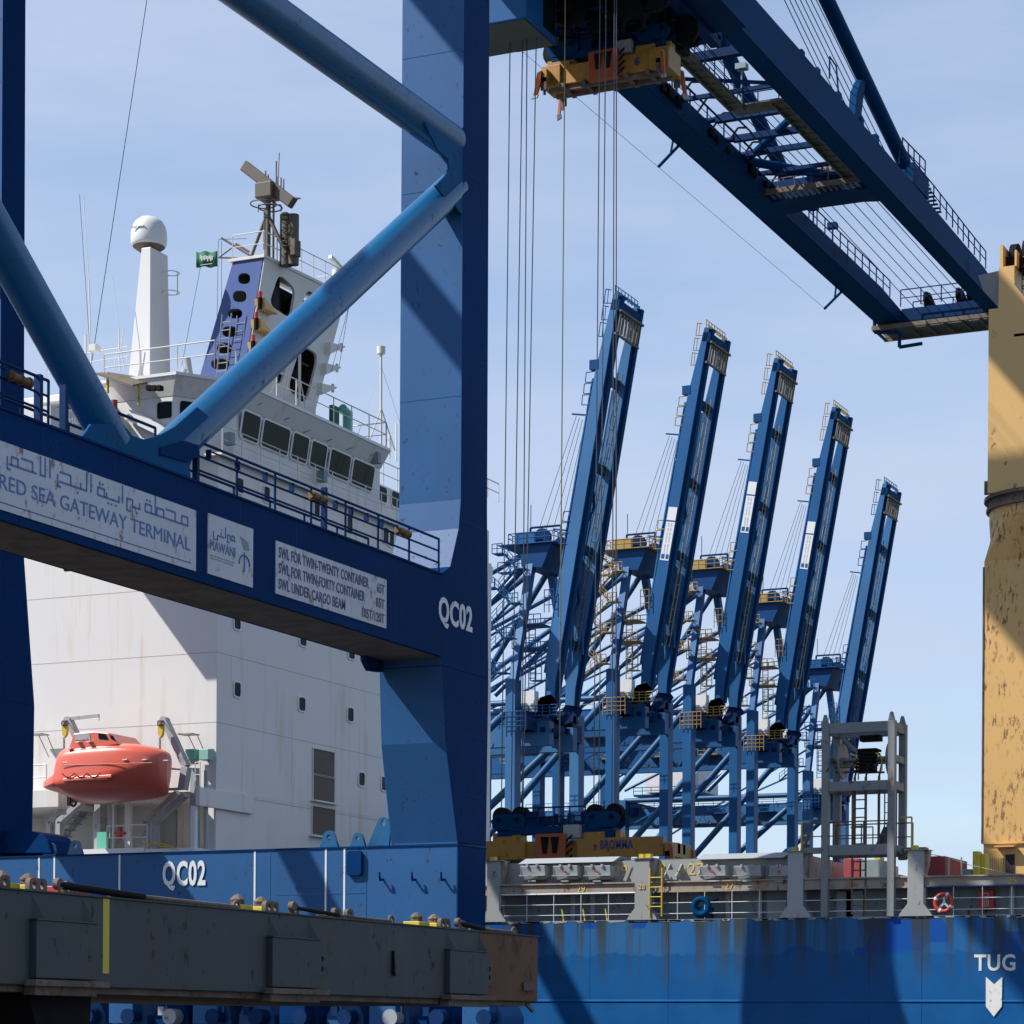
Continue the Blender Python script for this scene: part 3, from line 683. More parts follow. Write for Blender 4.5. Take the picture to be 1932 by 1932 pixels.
for p in ((1650,578,1650,627),(1650,627,1697,627),(1697,627,1697,655),(1650,578,1655,580),(1697,655,1740,648)): b.tube(P(p[0],p[1],Y=ytip-2.9),P(p[2],p[3],Y=ytip-2.9),.13,4)
b.build('buffer_frame',BB,tp)
# rear cross structure between the legs, out of the picture
b=MB(); b.box(XL,XB-XW,73.8,75.4,46.8,49); b.build('upper_cross_beam',BU,qc)
# ---- trolley with the operator's cabin
tr=thing('crane_trolley','dark machinery trolley with a pale blue operator cabin, hanging under the near boom','trolley',(-46.45,107.5,51))
A=P(975,97,Z=47.6); Bq=P(1045,80,Z=47.6)
cx0,cx1=A.x,Bq.x
yf=P(975,97,Z=47.6).y
b=MB(); b.box(cx0-2.6,cx1,yf-3.4,yf,47.6,51.6); cab=b.build('cabin',M['cabinblue'],tr,bevel=.05)
b=MB(); b.box(cx0-2.5,cx1-.1,yf-3.3,yf-.1,47.53,47.59); b.prism([(cx0,yf,47.6),(cx1,yf,47.6),(cx1,yf+.35,48.1),(cx0,yf+.35,48.1)],(0,0,-.05)) ; b.build('cabin_floor',M['darktop'],tr)
b=MB(); b.box(cx1+.003,cx1+.03,yf-1.5,yf-.15,47.9,50.6); b.box(cx0-.1,cx1-.1,yf+.003,yf+.03,47.9,50.6); b.build('cabin_window',M['glass'],cab)
x0,x1=-50.2,-42.6
b=MB()
for y in (103.4,105.6,108.8,111.6,114.6): b.box(x0,x1,y,y+.5,50.3,51.0)
for x in (x0,-48,-45,x1-.5): b.box(x,x+.5,103.4,115,50.0,50.5)
b.box(x0,x1,106,115,50.9,51.05); b.build('trolley_frame',M['bluedark'],tr)
b=MB()
random.seed(3)
for i in range(34):
    x=random.uniform(x0+.5,x1-1);y=random.uniform(106,114);w=random.uniform(.3,1.1);b.box(x,x+w,y,y+random.uniform(.3,1),49.4+random.uniform(0,.8),50.2+random.uniform(0,.7))
for x in (-49,-47.6,-44.6,-43.6):
    for y in (107.2,): b.box(x,x+.12,y,y+.12,48.2,50.3); b.bar((x,y,48.4),(x+1.1,y,50),.1,.1)
for x in (-49.6,-47.2,-44,-42.9): b.disc((x,107.2,49.6),(0,1,0),.75,.25,18); b.disc((x,111,49.4),(0,1,0),.7,.25,18)
b.build('hoist_machinery',M['black'],tr)
b=MB(); rail(b,[(x1+.6,104,50.4),(x1+.6,114,50.4)],1.1,.04,1.3,1); rail(b,[(x1+1.6,103,51.4),(x1+1.6,112,51.4)],1.1,.04,1.3,1);b.box(x1,x1+1.7,103,114,50.3,50.4); b.build('handrail',M['bluedark'],tr)

# ------------------------------------------------------------------ the two container spreaders
def spreader(label,loc,half,headblock_h):
    "local frame: X along the container, origin under the centre at the twist-lock tips"
    r=thing('container_spreader',label,'spreader',(0,0,0),'yellow container spreaders under the near boom')
    YL=M['yellow']
    b=MB(); b.box(-3.0,3.0,-.62,.62,.55,1.45); b.box(-3.3,-2.3,-.8,.8,.5,1.5); b.box(2.3,3.3,-.8,.8,.5,1.5); b.build('main_frame',YL,r,bevel=.03)
    b=MB()
    for x in (-2.2,-1.1,0,1.1,2.2): b.box(x-.1,x+.1,-.8,.8,.36,.55)
    for y in (-.5,.35): b.box(-3,3,y,y+.15,.3,.52)
    b.build('under_frame',M['rusty'],r)
    b=MB(); b.box(-.75,.75,-.95,-.63,.35,1.75); b.build('centre_housing',M['orangedk'],r,bevel=.02)
    b=MB(); b.prism([(-.45,-1.0,1.6),(-.05,-1.0,1.6),(-.15,-1.0,.85),(-.35,-1.0,.85)],(0,.06,0)); b.prism([(.05,-1.0,1.6),(.45,-1.0,1.6),(.35,-1.0,.85),(.15,-1.0,.85)],(0,.06,0))
    for i in range(4): b.bar((.82+.0,-.97,.5+.3*i),(1.12,-.97,.75+.3*i),.09,.04,(0,1,0))
    b.build('hazard_marking',M['black'],r)
    for s in (-1,1):
        b=MB(); b.box(s*2.5,s*half,-.5,-.15,.72,1.22); b.box(s*2.5,s*half,.15,.5,.72,1.22); b.build('telescopic_arm',YL,r,bevel=.02)
        b=MB(); b.box(s*(half-.35),s*half,-1.22,1.22,.55,1.2); eb=b.build('end_beam',YL,r,bevel=.03)
        for t in (-1,1):
            b=MB(); b.box(s*(half-.33),s*(half-.02),t*1.1,t*1.22,.2,.8); b.tube((s*(half-.18),t*1.1,.0),(s*(half-.18),t*1.1,.55),.07,8); b.build('corner_lock',M['rusty'],eb)
            b=MB(); b.prism([(s*(half-.1),t*1.2,1.1),(s*(half+.10),t*1.25,1.0),(s*(half+.18),t*1.32,.3),(s*(half+.24),t*1.36,-.1),(s*(half+.08),t*1.30,-.08),(s*(half-.05),t*1.2,.5)],(0,t*.12,0)); b.build('flipper_arm',M['orangedk'],eb)
            b=MB(); b.prism([(s*(half+.04),t*1.28,-.05),(s*(half+.26),t*1.36,-.08),(s*(half+.32),t*1.5,-.3),(s*(half+.04),t*1.4,-.24)],(0,t*.1,0)); b.build('flipper_tip',M['boxgrey'],eb)
    b=MB(); b.box(-2.9,-1.9,-.58,.3,1.45,1.7); b.box(1.5,2.5,-.58,.3,1.45,1.8); b.box(-3.2,-2.95,-.3,.3,1.45,1.9); b.box(2.95,3.2,-.3,.3,1.45,1.9); b.build('electrical_box',M['yellow'],r,bevel=.02)
    b=MB(); b.box(.55,1.35,-.72,-.2,1.55,2.15); b.build('control_cabinet',M['boxgrey'],r,bevel=.02)
    b=MB(); 
    for s in (-1,1): b.box(s*2.0-.25,s*2.0+.25,-.35,.35,1.4,2.0)
    b.build('lifting_post',M['yellow'],r)
    z=1.75
    hb=MB(); hb.box(-2.6,2.6,-.4,.4,z+.05,z+.4)
    hb.box(-2.9,-2.2,-.45,.45,z-.35,z+.3); hb.box(2.2,2.9,-.45,.45,z-.35,z+.3)
    h=hb.build('headblock',M['blueboom'],r,bevel=.03)
    for s in (-1,1):
        b=MB(); c=s*2.35
        pr=[(c-.8,z+.4),(c-.55,z+.2),(c+.55,z+.2),(c+.8,z+.4),(c+.88,z+.72),(c+.6,z+1.0),(c-.6,z+1.0),(c-.88,z+.72)]
        for y in (-.45,.35): b.prism([(x,y,zz) for x,zz in pr],(0,.1,0))
        b.build('sheave_plate',M['blueboom'],h,bevel=.01)
        b=MB()
        for k in (-.5,.5):
            for y in (-.2,.05): b.disc((c+k*.95,y+.05,z+.92),(0,1,0),.44,.12,22,.12)
            b.disc((c+k*.95,-.5,z+.75),(0,1,0),.1,.1,12)
        b.build('sheave',M['black'],h)
    b=MB(); rail(b,[(-1.6,-.4,z+.4),(1.5,-.4,z+.4)],.85,.04,.8,1)
    for i in range(9):
        x=-1.4+i*.33; b.box(x,x+random.uniform(.15,.3),-.3,.2,z+.45,z+.6+random.uniform(0,.45))
    b.box(-1.5,-.8,-.35,.3,z+.4,z+1.1); b.build('cable_basket',M['bluedark'],h)
    r.location=V(loc); return r
random.seed(11)
ylow=104.7
pc=P(1055,1620,Y=ylow)
z_l=P(1055,1625,Y=ylow).z-.55
low=spreader('yellow spreader with blue headblock and BROMMA lettering, lowered over the grey ship hatch',(-46.45,ylow,z_l),6.05,0)
lt=text('BROMMA','lettering',(2.45,-.865,.98),(1,0,0),(0,0,1),M['signnavy'],low,w=1.6,h=.42,bold=.025,depth=.02)
lt.matrix_parent_inverse=Matrix.Identity(4)
# its telescopic arm in front carries the lettering
b=MB(); b.box(1.3,5.5,-.86,-.55,.62,1.5); b.box(-5.5,-1.3,-.86,-.55,.62,1.5); o=b.build('side_plate',M['yellow'],low); o.matrix_parent_inverse=Matrix.Identity(4)
b=MB()
zt=50.2-z_l
for x,x2 in ((-2.9,-2.7),(-2.4,-2.05),(-1.85,-1.85),(-1.8,-1.35),(1.75,1.8),(2.0,2.1),(2.65,2.5),(2.85,2.6)):
    b.tube((x,0,2.9),(x2,0,zt),.027,5)
o=b.build('hoist_rope',M['wire'],low); o.matrix_parent_inverse=Matrix.Identity(4)
b=MB(); b.tube((.15,-.3,2.3),(.2,-.3,zt),.03,5); o=b.build('control_cable',M['wirey'],low); o.matrix_parent_inverse=Matrix.Identity(4)
yup=110.5; pu=P(1150,160,Y=yup)
upz=P(1040,165,Y=yup).z
upp=spreader('yellow spreader with number 6, hoisted right up under the trolley',(-46.55,yup,upz-.75),3.15,0)
o=text('6','lettering',(1.5,-.64,.85),(1,0,0),(0,0,1),M['signnavy'],upp,h=.4,bold=.03); o.matrix_parent_inverse=Matrix.Identity(4)
b=MB()
for x in (-2.8,-1.9,1.9,2.8): b.tube((x,0,2.9),(x,0,51-upz),.035,5)
o=b.build('hoist_rope',M['wire'],upp); o.matrix_parent_inverse=Matrix.Identity(4)

for r_ in (low,upp):
    for c_ in r_.children: c_.matrix_parent_inverse=Matrix.Identity(4)

# ------------------------------------------------------------------ the container ship
YH,YW=82.0,83.5
XA=P(409,1300,Y=YW).x
sh=thing('container_ship','blue hulled container ship with white superstructure and buff deck crane','ship',(-40,95,0))
WH,GR=M['white'],M['grey']
zd=5.68
b=MB(); b.prism([(-95,YH,-3),(18,YH,-3),(18,YH,zd),(-95,YH,zd)],(0,27,0)); hull=b.build('hull',M['hull'],sh)
b=MB(); z=P(1450,1889,Y=YH).z; b.prism([(-95,YH,z-.05),(-95,YH-.03,z-.02),(-95,YH-.03,z+.02),(-95,YH,z+.05)],(113,0,0)); b.build('rubbing_strake',M['hull'],hull)
b=MB(); b.box(-95,18,YH-.01,YH+.3,zd,zd+.015)
random.seed(5)
for i in range(60):
    x=random.uniform(-39,-17); w=random.uniform(.1,.8); b.prism([(x,YH-.012,zd),(x+w,YH-.012,zd),(x+w*.9,YH-.012,zd-.05),(x+w*.2,YH-.012,zd-random.uniform(.04,.09))],(0,.01,0))
b.build('deck_edge',GR,hull)
b=MB()
for px in (1112,1260,1640,1738): x=P(px,1800,Y=YH).x; b.box(x,x+.02,YH-.008,YH+.1,-2,zd-.02)
b.build('weld_seam',M['hull'],hull)
a,c=P(1838,1832,Y=YH),P(1916,1800,Y=YH)
text('TUG','lettering',(a.x,YH-.008,a.z),(1,0,0),(0,0,1),M['letterold'],hull,w=c.x-a.x,h=c.z-a.z,bold=.02,depth=.006)
b=MB(); b.prism([P(x,y,Y=YH-.032) for x,y in ((1860,1843),(1876,1857),(1891,1843),(1890,1899),(1875,1918),(1860,1899))],(0,-.003,0)); b.build('tug_arrow',M['letterold'],hull)
# passage wall, band, coaming
def D1(cx,cy): return (1600+cx*.46584)/1.8028,(2600+cy*.46584)/1.8028      # places read off two enlargements of the photo
def D2(cx,cy): return (2583+cx*.46584)/1.8028,(2600+cy*.46584)/1.8028
def PY(xy,Y=YH): return P(xy[0],xy[1],Y=Y)
zb1=PY(D1(795,940)).z; zb2=PY(D1(795,872)).z; zc=PY(D1(795,712),YH+.5).z
xe=PY(D2(330,900)).x
b=MB(); b.box(-51,-10,YH+1.1,YH+1.3,zd,zb1); pw=b.build('passage_wall',M['greydark'],sh)
b=MB(); b.box(-51,-10,YH+.06,YH+1.3,zb1,zb2); bd=b.build('side_band',M['greyrust'],sh,bevel=.01)
b=MB(); b.box(-51,-10,YH+.02,YH+.12,zb1-.03,zb1+.02); b.box(-51,-10,YH-.02,YH+.3,zb2-.02,zb2+.03); b.build('flange',M['greyrust'],bd)
b=MB(); b.prism([(-51,YH+.5,zb2),(xe,YH+.5,zb2),(xe,YH+.5,zc),(-51,YH+.5,zc)],(0,18,0)); co=b.build('hatch_coaming',GR,sh)
b=MB(); b.box(-50.8,xe-.1,YH+.7,YH+18.4,zc+.003,zc+.05); b.build('bounce_cover',M['darktop'],co)  # unseen dark cover, added to cut light bouncing onto the white front
for k,(c0,c1) in enumerate(((365,1055),(1665,2300))):
    A_,B_=PY(D1(c0,700),YH+.3),PY(D1(c1,700),YH+.3); b=MB(); b.prism([(A_.x,YH+.1,zc-.05),(A_.x+.12,YH+.5,zc+.16),(A_.x+.12,YH+1.2,zc+.16),(A_.x,YH+1.2,zc-.05)],(B_.x-A_.x,0,0)); b.build('box_roof',M['boxgrey'],co,bevel=.01)
# storage boxes on the coaming
for c0,c1,dd,dot in ((365,545,D1,0),(605,783,D1,1),(835,1022,D1,1),(1675,1862,D1,1),(1925,2120,D1,0),(75,218,D2,1)):
    A_,B_=PY(dd(c0,742)),PY(dd(c1,838)); x0,x1,z1,z0=A_.x,B_.x,A_.z,B_.z
    b=MB(); b.prism([(x0,YH-.05,z1),(x1,YH-.05,z1),(x1,YH+.0,z0+.08),(x1-.1,YH+.1,z0),(x0+.1,YH+.1,z0),(x0,YH+.0,z0+.08)],(0,.6,0)); bx=b.build('storage_box',M['boxgrey'],co,bevel=.015)
    b=MB(); b.box(x0-.02,x1+.02,YH-.09,YH+.0,z0+.12,z0+.15)
    for x in (x0+.3,x1-.3): b.box(x-.04,x+.04,YH-.1,YH+.05,z1-.06,z1+.05)
    b.tube(((x0+x1)/2-.15,YH-.05,z0-.07),((x0+x1)/2+.15,YH-.05,z0-.07),.02,5); b.build('box_hinge',M['boxgrey'],bx)
    if dot: b=MB(); b.disc(((x0+x1)/2,YH-.06,(z0+z1)/2+.03),(0,1,0),.05,.03,12); b.build('red_mark',M['red'],bx)
# open box between 28 and 27
A_,B_=PY(D1(1415,740)),PY(D1(1500,840)); b=MB(); b.prism([(A_.x,YH+.5,A_.z+.1),(A_.x,YH-.1,B_.z+.1),(A_.x,YH+.5,B_.z)],(.05,0,0)); b.prism([(B_.x,YH+.5,A_.z+.1),(B_.x,YH-.1,B_.z+.1),(B_.x,YH+.5,B_.z)],(.05,0,0)); b.box(A_.x,B_.x,YH+.1,YH+.15,B_.z,B_.z+.35); b.build('coaming_bracket',GR,co)
A_=PY(D1(1125,850)); b=MB(); b.bar((A_.x,YH+.1,A_.z),(A_.x+.22,YH+.1,A_.z+.5),.12,.2,(0,1,0)); b.box(A_.x+.35,A_.x+.55,YH,YH+.4,A_.z+.05,A_.z+.5); b.build('cleat',GR,co)
# stanchions
def stanch(px,w,mat_,top=1622,cap=True):
    A_=P(px,1737,Y=YH-.05); zt=P(px,top,Y=YH-.05).z; z0=zd+.005; w2=w/2
    b=MB(); b.prism([(A_.x-w2*2.1,YH-.06,z0),(A_.x+w2*2.1,YH-.06,z0),(A_.x+w2*1.9,YH-.06,z0+.1),(A_.x+w2,YH-.06,z0+.42),(A_.x+w2,YH-.06,zt),(A_.x-w2,YH-.06,zt),(A_.x-w2,YH-.06,z0+.42),(A_.x-w2*1.9,YH-.06,z0+.1)],(0,.5,0)); s=b.build('stanchion',mat_,sh,bevel=.01)
    b=MB(); b.box(A_.x-w2*1.35,A_.x+w2*1.45,YH-.12,YH+.6,zt,zt+.03); b.prism([(A_.x+w2,YH+.1,zt),(A_.x+w2*1.5,YH+.1,zt),(A_.x+w2*1.3,YH+.1,zt-.5),(A_.x+w2,YH+.1,zt-.8)],(0,.3,0)); b.build('top_plate',M['greyrust'],s)
    return A_.x,zt,s
SX=[stanch(930,.50,GR,1625),stanch(1211,.56,GR,1620),stanch(1500,.56,M['boxgrey'],1607),stanch(1727,.56,GR,1604)]
for (x,zt,s),px in zip(SX,(915,1231,1500,1732)):
    b=MB(); b.box(x-.15,x+.02,YH+.0,YH+.25,zt+.03,zt+.17); 
    if px==1231: b.box(x+.1,x+.28,YH+.0,YH+.25,zt+.03,zt+.17)
    b.build('twistlock_base',M['bright'],s)
text('28','lettering',(SX[1][0]-.12,YH-.068,PY(D1(1240,913)).z),(1,0,0),(0,0,1),M['ylet'],SX[1][2],h=.18,bold=.0)
for t,c0,cy,s,h,Y_ in (('29',1045,818,D1,.40,YH+.49),('28',1322,806,D1,.40,YH+.49),('27',1592,808,D1,.42,YH+.49),('29',778,934,D1,.24,YH+.05),('27',1858,914,D1,.24,YH+.05),('25',1810,874,D2,.24,YH+.05)):
    q=PY(s(c0,cy),Y_); text(t,'lettering',(q.x,Y_,q.z),(1,0,0),(0,0,1),M['ylet'],bd if h<.3 else co,h=h,bold=0,depth=.01)
q=PY(D1(1548,790),YH+.49); b=MB(); b.box(q.x,q.x+.12,YH+.48,YH+.5,q.z,q.z+.2); b.build('grid_mark',M['ylet'],co)
# side railing
b=MB(); zr=zb1-.02
b.tube((SX[0][0]+.3,YH+.02,zb1-.02),(SX[1][0]-.3,YH+.02,zb1-.02),.03,6)
for x0,x1 in ((SX[0][0]+.25,SX[1][0]-.25),(SX[1][0]+.3,SX[2][0]-.3),(SX[3][0]+.3,-16)):
    for zz in (zd+.22,zd+.60): b.tube((x0,YH+.03,zz),(x1,YH+.03,zz),.012,5,cap=False)
    n=max(2,round((x1-x0)/1.05))
    for i in range(n+1): x=x0+(x1-x0)*i/n; b.tube((x,YH+.03,zd),(x,YH+.03,zb1),.014,5,cap=False)
for zz in (zd+.22,zd+.60): b.tube((SX[2][0]+.3,YH+.03,zz),(SX[3][0]-.3,YH+.03,zz),.013,5,cap=False)
b.build('side_rail',M['letter'],sh)
b=MB(); b.tube((SX[3][0]+.3,YH+.03,zb1+.0),(-16,YH+.03,zb1+.0),.035,6); b.build('handrail',M['shipblue'],sh)
b=MB()
for px,dx in ((1078,.15),(1115,0),(1370,0),(1430,.05),(1905,0)):
    q=P(px,1700,Y=YH+.9); b.box(q.x,q.x+.16,YH+.85,YH+1.1,zd,zb1)
b.build('vent_pipe',M['boxgrey'],pw)
b=MB()
for px,w in ((1447,.9),(1578,.75),(1596,.75)): q=P(px,1700,Y=YH+.95); b.box(q.x,q.x+w*.8,YH+.95,YH+1.1,zd+.05,zb1-.35 if px<1500 else zb1-.05)
b.build('wall_locker',M['boxgrey'],pw,bevel=.01)
b=MB()
for px,py in ((1060,1700),(1100,1700),(1142,1705)): q=P(px,py,Y=YH+.3); b.bar((q.x,YH+.3,zd+.45),(q.x+.08,YH+.3,zd+.02),.04,.03)
b.build('yellow_post',M['bright'],sh)
q0=PY(D1(1352,1110),YH-.1); q1=PY(D1(1352,755),YH-.1); b=MB(); ladder(b,q0,(q0.x,q0.y,q1.z),(1,0,0),.46,.03,.3,5); b.build('ladder',M['bright'],sh)
q=PY(D1(1690,1040),YH+.1); b=MB(); b.torus((q.x,YH+.05,q.z),(0,1,0),.27,.12,26,10); b.box(q.x-.3,q.x+.3,YH+.05,YH+.5,zd,q.z); b.bar((q.x+.2,YH+.3,q.z+.15),(q.x+.55,YH+.3,q.z+.28),.1,.06); b.build('fairlead',M['blueboom'],sh,bevel=.02)
A_,B_=PY(D2(1600,922),YH+.9),PY(D2(1714,1062),YH+.9); b=MB(); b.box(A_.x,B_.x,YH+.8,YH+1.1,B_.z,A_.z); fc=b.build('fire_hose_cabinet',M['red'],sh,bevel=.01)
cx_=(A_.x+B_.x)/2; zc_=(A_.z+B_.z)/2; b=MB()
for z_ in (zc_+.04,zc_-.2):
    b.box(cx_-.1,cx_-.085,YH+.785,YH+.80,z_,z_+.2);b.box(cx_+.085,cx_+.1,YH+.785,YH+.80,z_,z_+.2);b.box(cx_-.1,cx_+.1,YH+.785,YH+.80,z_,z_+.015);b.box(cx_-.1,cx_+.1,YH+.785,YH+.80,z_+.185,z_+.2)
b.box(cx_-.04,cx_+.05,YH+.785,YH+.8,zc_+.1,zc_+.13); b.torus((cx_,YH+.79,zc_-.1),(0,1,0),.05,.012,12,5); b.build('fire_sign',M['letter'],fc)
q=PY(D2(1357,1012),YH+.2)
lr=thing('life_ring','orange and white life ring hung beside the red fire cabinet on the ship rail','life ring',(q.x,YH,q.z))
b=MB(); b.torus((q.x,YH+.0,q.z),(0,1,0),.29,.075,32,10); ring=b.build('ring',M['red'],lr)
for a_ in (.3,1.9,3.5,5.0):
    b=MB(); b.torus((q.x,YH+.0,q.z),(0,1,0),.29,.079,4,10,a_,a_+.28); b.build('white_band',M['letter'],ring)
b=MB()
for a_ in (pi/2,pi*1.22,pi*1.78): b.bar((q.x,YH+.06,q.z),(q.x+.32*cos(a_),YH+.06,q.z+.36*sin(a_)),.07,.05,(0,1,0))
b.build('ring_holder',M['letter'],lr)
# --- grey tower frame with cable reel
fr=[]
def FY(x,y,Y=YH-.15): return P(x,y,Y=Y)
YF,YB=YH-.15,YH+1.15
FX0,FX1=FY(1556,1500).x,FY(1681,1500).x; ft=FY(1556,1364).z
zm1=FY(1600,1492).z; zm2=FY(1600,1608).z; w=.25
X0b,X1b=P(1584,1450,Y=YB).x,P(1700,1450,Y=YB).x
b=MB()
for x in (FX0,FX1): b.box(x-w/2,x+w/2,YF,YF+w,zd,ft)
for x in (FX0,FX1): b.prism([(x-w/2,YF,ft),(x+w/2,YF,ft),(x+.05,YF,ft+.28),(x-.05,YF,ft+.28)],(0,.06,0))
for x in (FX0,FX1): b.box(x-w/2,x+w/2,YB,YB+w,zd+2,ft-.0); b.prism([(x-w/2,YB,ft),(x+w/2,YB,ft),(x+.05,YB,ft+.28),(x-.05,YB,ft+.28)],(0,.06,0))
for z_,h in ((ft-.38,.36),(zm1,.33),(zm2-.1,.36)):
    b.box(FX0+w/2,FX1-w/2,YF+.04,YF+w-.04,z_,z_+h); b.box(FX0+w/2,FX1-w/2,YB+.04,YB+w-.04,z_,z_+h)
    for x in (FX0,FX1): b.box(x-w/2+.03,x+w/2-.03,YF+w,YB,z_+.02,z_+h-.02)
z_=FY(1600,1432).z
for x in (FX0,FX1): b.box(x-w/2+.03,x+w/2-.03,YF+w,YB,z_-.12,z_+.12)
b.box(FX0+w/2,FX1-w/2,YF+.75,YF+.95,z_-.12,z_+.1)
b.bar((FX0+.3,YF+.85,ft-.4),(FX0+1.2,YF+.85,z_),.12,.12)
b.box(FX0-.9,FX0-w/2,YF+.1,YF+.4,zm2,zm2+.2); b.box(FX1+w/2,FX1+.9,YB-.2,YB+.2,zm2,zm2+.2)
tw=b.build('frame_tower',M['greyframe'],sh,bevel=.015)
b=MB()
for x in (FX0+.42,FX1-.22): b.disc((x,YF+.72,z_),(1,0,0),.62,.05,28)
b.tube((FX0,YF+.72,z_+.05),(FX1,YF+.72,z_+.05),.08,10); b.build('reel_disc',M['greyframe'],tw)
b=MB(); xm=FY(1624,1430).x
for i in range(7): b.box(xm-.35+i*.03,xm+.25+i*.03,YF+.35,YF+1.0,z_-.42+i*.12,z_-.34+i*.12)
b.box(xm-.25,xm+.3,YF+.42,YF+.95,z_-.4,z_+.38); b.box(xm-.2,xm+.5,YF+.5,YF+.9,ft-.62,ft-.42); b.build('winch',M['black'],tw)
b=MB()
for px in (1604,1625,1650): x=FY(px,1550).x; b.tube((x,YF+.5,zm2),(x,YF+.5,zm1+.5),.05,6); b.tube((x,YF+.5,zm1+.5),(x+.12,YF+.4,zm1+.9),.04,6)
x=FY(1631,1560).x; ladder(b,(x-.25,YF+.2,zd+.1),(x-.25,YF+.2,zm1),(1,0,0),.48,.035,.3,5)
x=FY(1667,1560).x; ladder(b,(x-.05,YF+1,zm2),(x-.05,YF+1,zm1),(1,0,0),.42,.025,.3,5)
x=FY(1603,1560).x
rail(b,[(FX0-.8,YF+.1,zm2+.1),(FX1+.1,YF+.1,zm2+.1)],.95,.025,1.0,1); rail(b,[(FX0,YB,zm2+.1),(FX1+.4,YB,zm2+.1)],.95,.025,1.0,1)
b.tube((FX0+.2,YF+.5,zm1+.85),(FX1-.6,YF+.5,zm1+.9),.04,6); b.tube((FX0+.1,YF+.9,zm1+.75),(FX1-.5,YF+.9,zm1+.68),.04,6)
b.build('tower_ladder',M['rusty'],tw)
b=MB(); b.path([(xm-.2,YF+.4,zm1+.4),(xm-.22,YF+.4,zm1+1.2),(xm-.5,YF+.4,zm1+1.3)],.03,5); b.path([(xm+.62,YF+.4,zm1+.7),(xm+.62,YF+.4,zm1+1.15),(xm+.4,YF+.4,zm1+1.3)],.03,5)
b.path([(FX0-.82,YF,zm2+.1),(FX0-.82,YF,zm2+1.1)],.03,5); b.path([(FX1+.5,YB-.5,zm2+.1),(FX1+.5,YB-.5,zm2+1.2),(FX1+.1,YB-.5,zm2+1.2)],.03,5)
b.path([(FX0+.7,YF+.7,zm2+.9),(FX0+1.5,YF+.7,zm2+.9),(FX0+1.5,YF+.7,zm2+.2)],.025,5); b.build('yellow_handrail',M['bright'],tw)
b=MB(); x=FY(1645,1600).x; b.prism([(x-.2,YF+.8,zm2+.1),(x+.2,YF+1.2,zm2+.1),(x+.25,YF+1.2,zm2+.9),(x+.05,YF+1.2,zm2+.95)],(0,.25,0)); b.build('canvas_cover',M['hatch'],tw)
# deck clutter to the right of the tower
b=MB(); b.box(-30.5,-10,YH+.9,YH+22,zb2-.3,zb2-.02); b.build('deck_plating',M['darktop'],sh)
def dbox(name,label,cat,mat_,x0,y0_,x1,y1_,Y,dep,rib=0,grp=None):
    A_,B_=P(x0,y0_,Y=Y),P(x1,y1_,Y=Y); t=thing(name,label,cat,((A_.x+B_.x)/2,Y,zb2),grp); b=MB(); b.box(A_.x,B_.x,Y,Y+dep,zb2-.01,A_.z); o=b.build('body',mat_,t,bevel=.02)
    if rib:
        b=MB(); n=int(abs(B_.x-A_.x)/rib)
        for i in range(1,n+1): x=A_.x+i*(B_.x-A_.x)/(n+1); b.box(x-.03,x+.03,Y-.03,Y+.01,zb2,A_.z-.03)
        b.build('rib',mat_,t)
    return t
dbox('deck_container','maroon steel container on the deck right of the last grey stanchion','container',M['redbox'],1735,1616,1783,1660,YH+3,3,.35,'steel containers on the ship deck')
dbox('deck_container','red steel container on deck seen through the grey tower frame','container',M['redbox'],1592,1620,1622,1660,YH+3,2.5,.35,'steel containers on the ship deck')
dbox('deck_box','dark grey deck box with pipes behind the tower ladder','box',M['greydark'],1625,1622,1658,1660,YH+3,2)
dbox('bollard','pair of tall yellow bollard plates beside the buff crane foot','bollard',M['bright'],1835,1606,1846,1660,YH+2,.5)
t=dbox('bollard','shorter yellow plate of the pair, next to the crane foot','bollard',M['bright'],1849,1611,1859,1660,YH+2.3,.5)
dbox('bollard','yellow mooring post half hidden by the tower frame leg','bollard',M['bright'],1650,1617,1661,1645,YH+3.5,.5)
dbox('white_sack','white bundle lying on deck between the tower posts','bundle',M['letter'],1661,1632,1680,1655,YH+2.5,1)
dbox('deck_winch','low grey winch case with a rope left of the yellow plates','winch',M['greyframe'],1813,1640,1833,1660,YH+2,1)
b=MB(); q=P(1790,1618,Y=YH+.5); q2=P(1830,1632,Y=YH+.5); b.path([P(1735,1608,Y=YH+.5),q,q2,P(1932,1655,Y=YH+.5)],.012,4); b.tube((q.x,q.y,zb2),q,.03,5); b.tube((P(1814,1640,Y=YH+.5).x,YH+.5,zb2),P(1814,1617,Y=YH+.5),.03,5); b.build('rope_rail',M['boxgrey'],sh)
b=MB()
for px,py in ((1514,1590),(1712,1600)):
    q=P(px,py+20,Y=YH+.3); q2=P(px+(20 if px<1600 else -30),py-(40 if px<1600 else 0),Y=YH+.3)
    b.tube(q,q2,.05,6)
    for i in range(5): b.tube(q+V((.06*i,0,0)),q+V((.06*i,0,.3)),.03,5)
b.build('lashing_rod',M['rusty'],sh)
# --- the buff deck crane
cr=[]
YP=90.0
def PP(x,y,Y=YP): return P(x,y,Y=Y)
xl=PP(1855,1400).x; zf1=PP(1858,945).z; zpb=PP(1855,1592).z; zbase=zb2
wP=4.2
b=MB(); b.box(xl,xl+wP,YP,YP+3.2,zpb,PP(1854,1060).z); c0=(xl+1.95,YP+1.6)
z1=PP(1854,1060).z; z2=zf1-.25; r=2.12
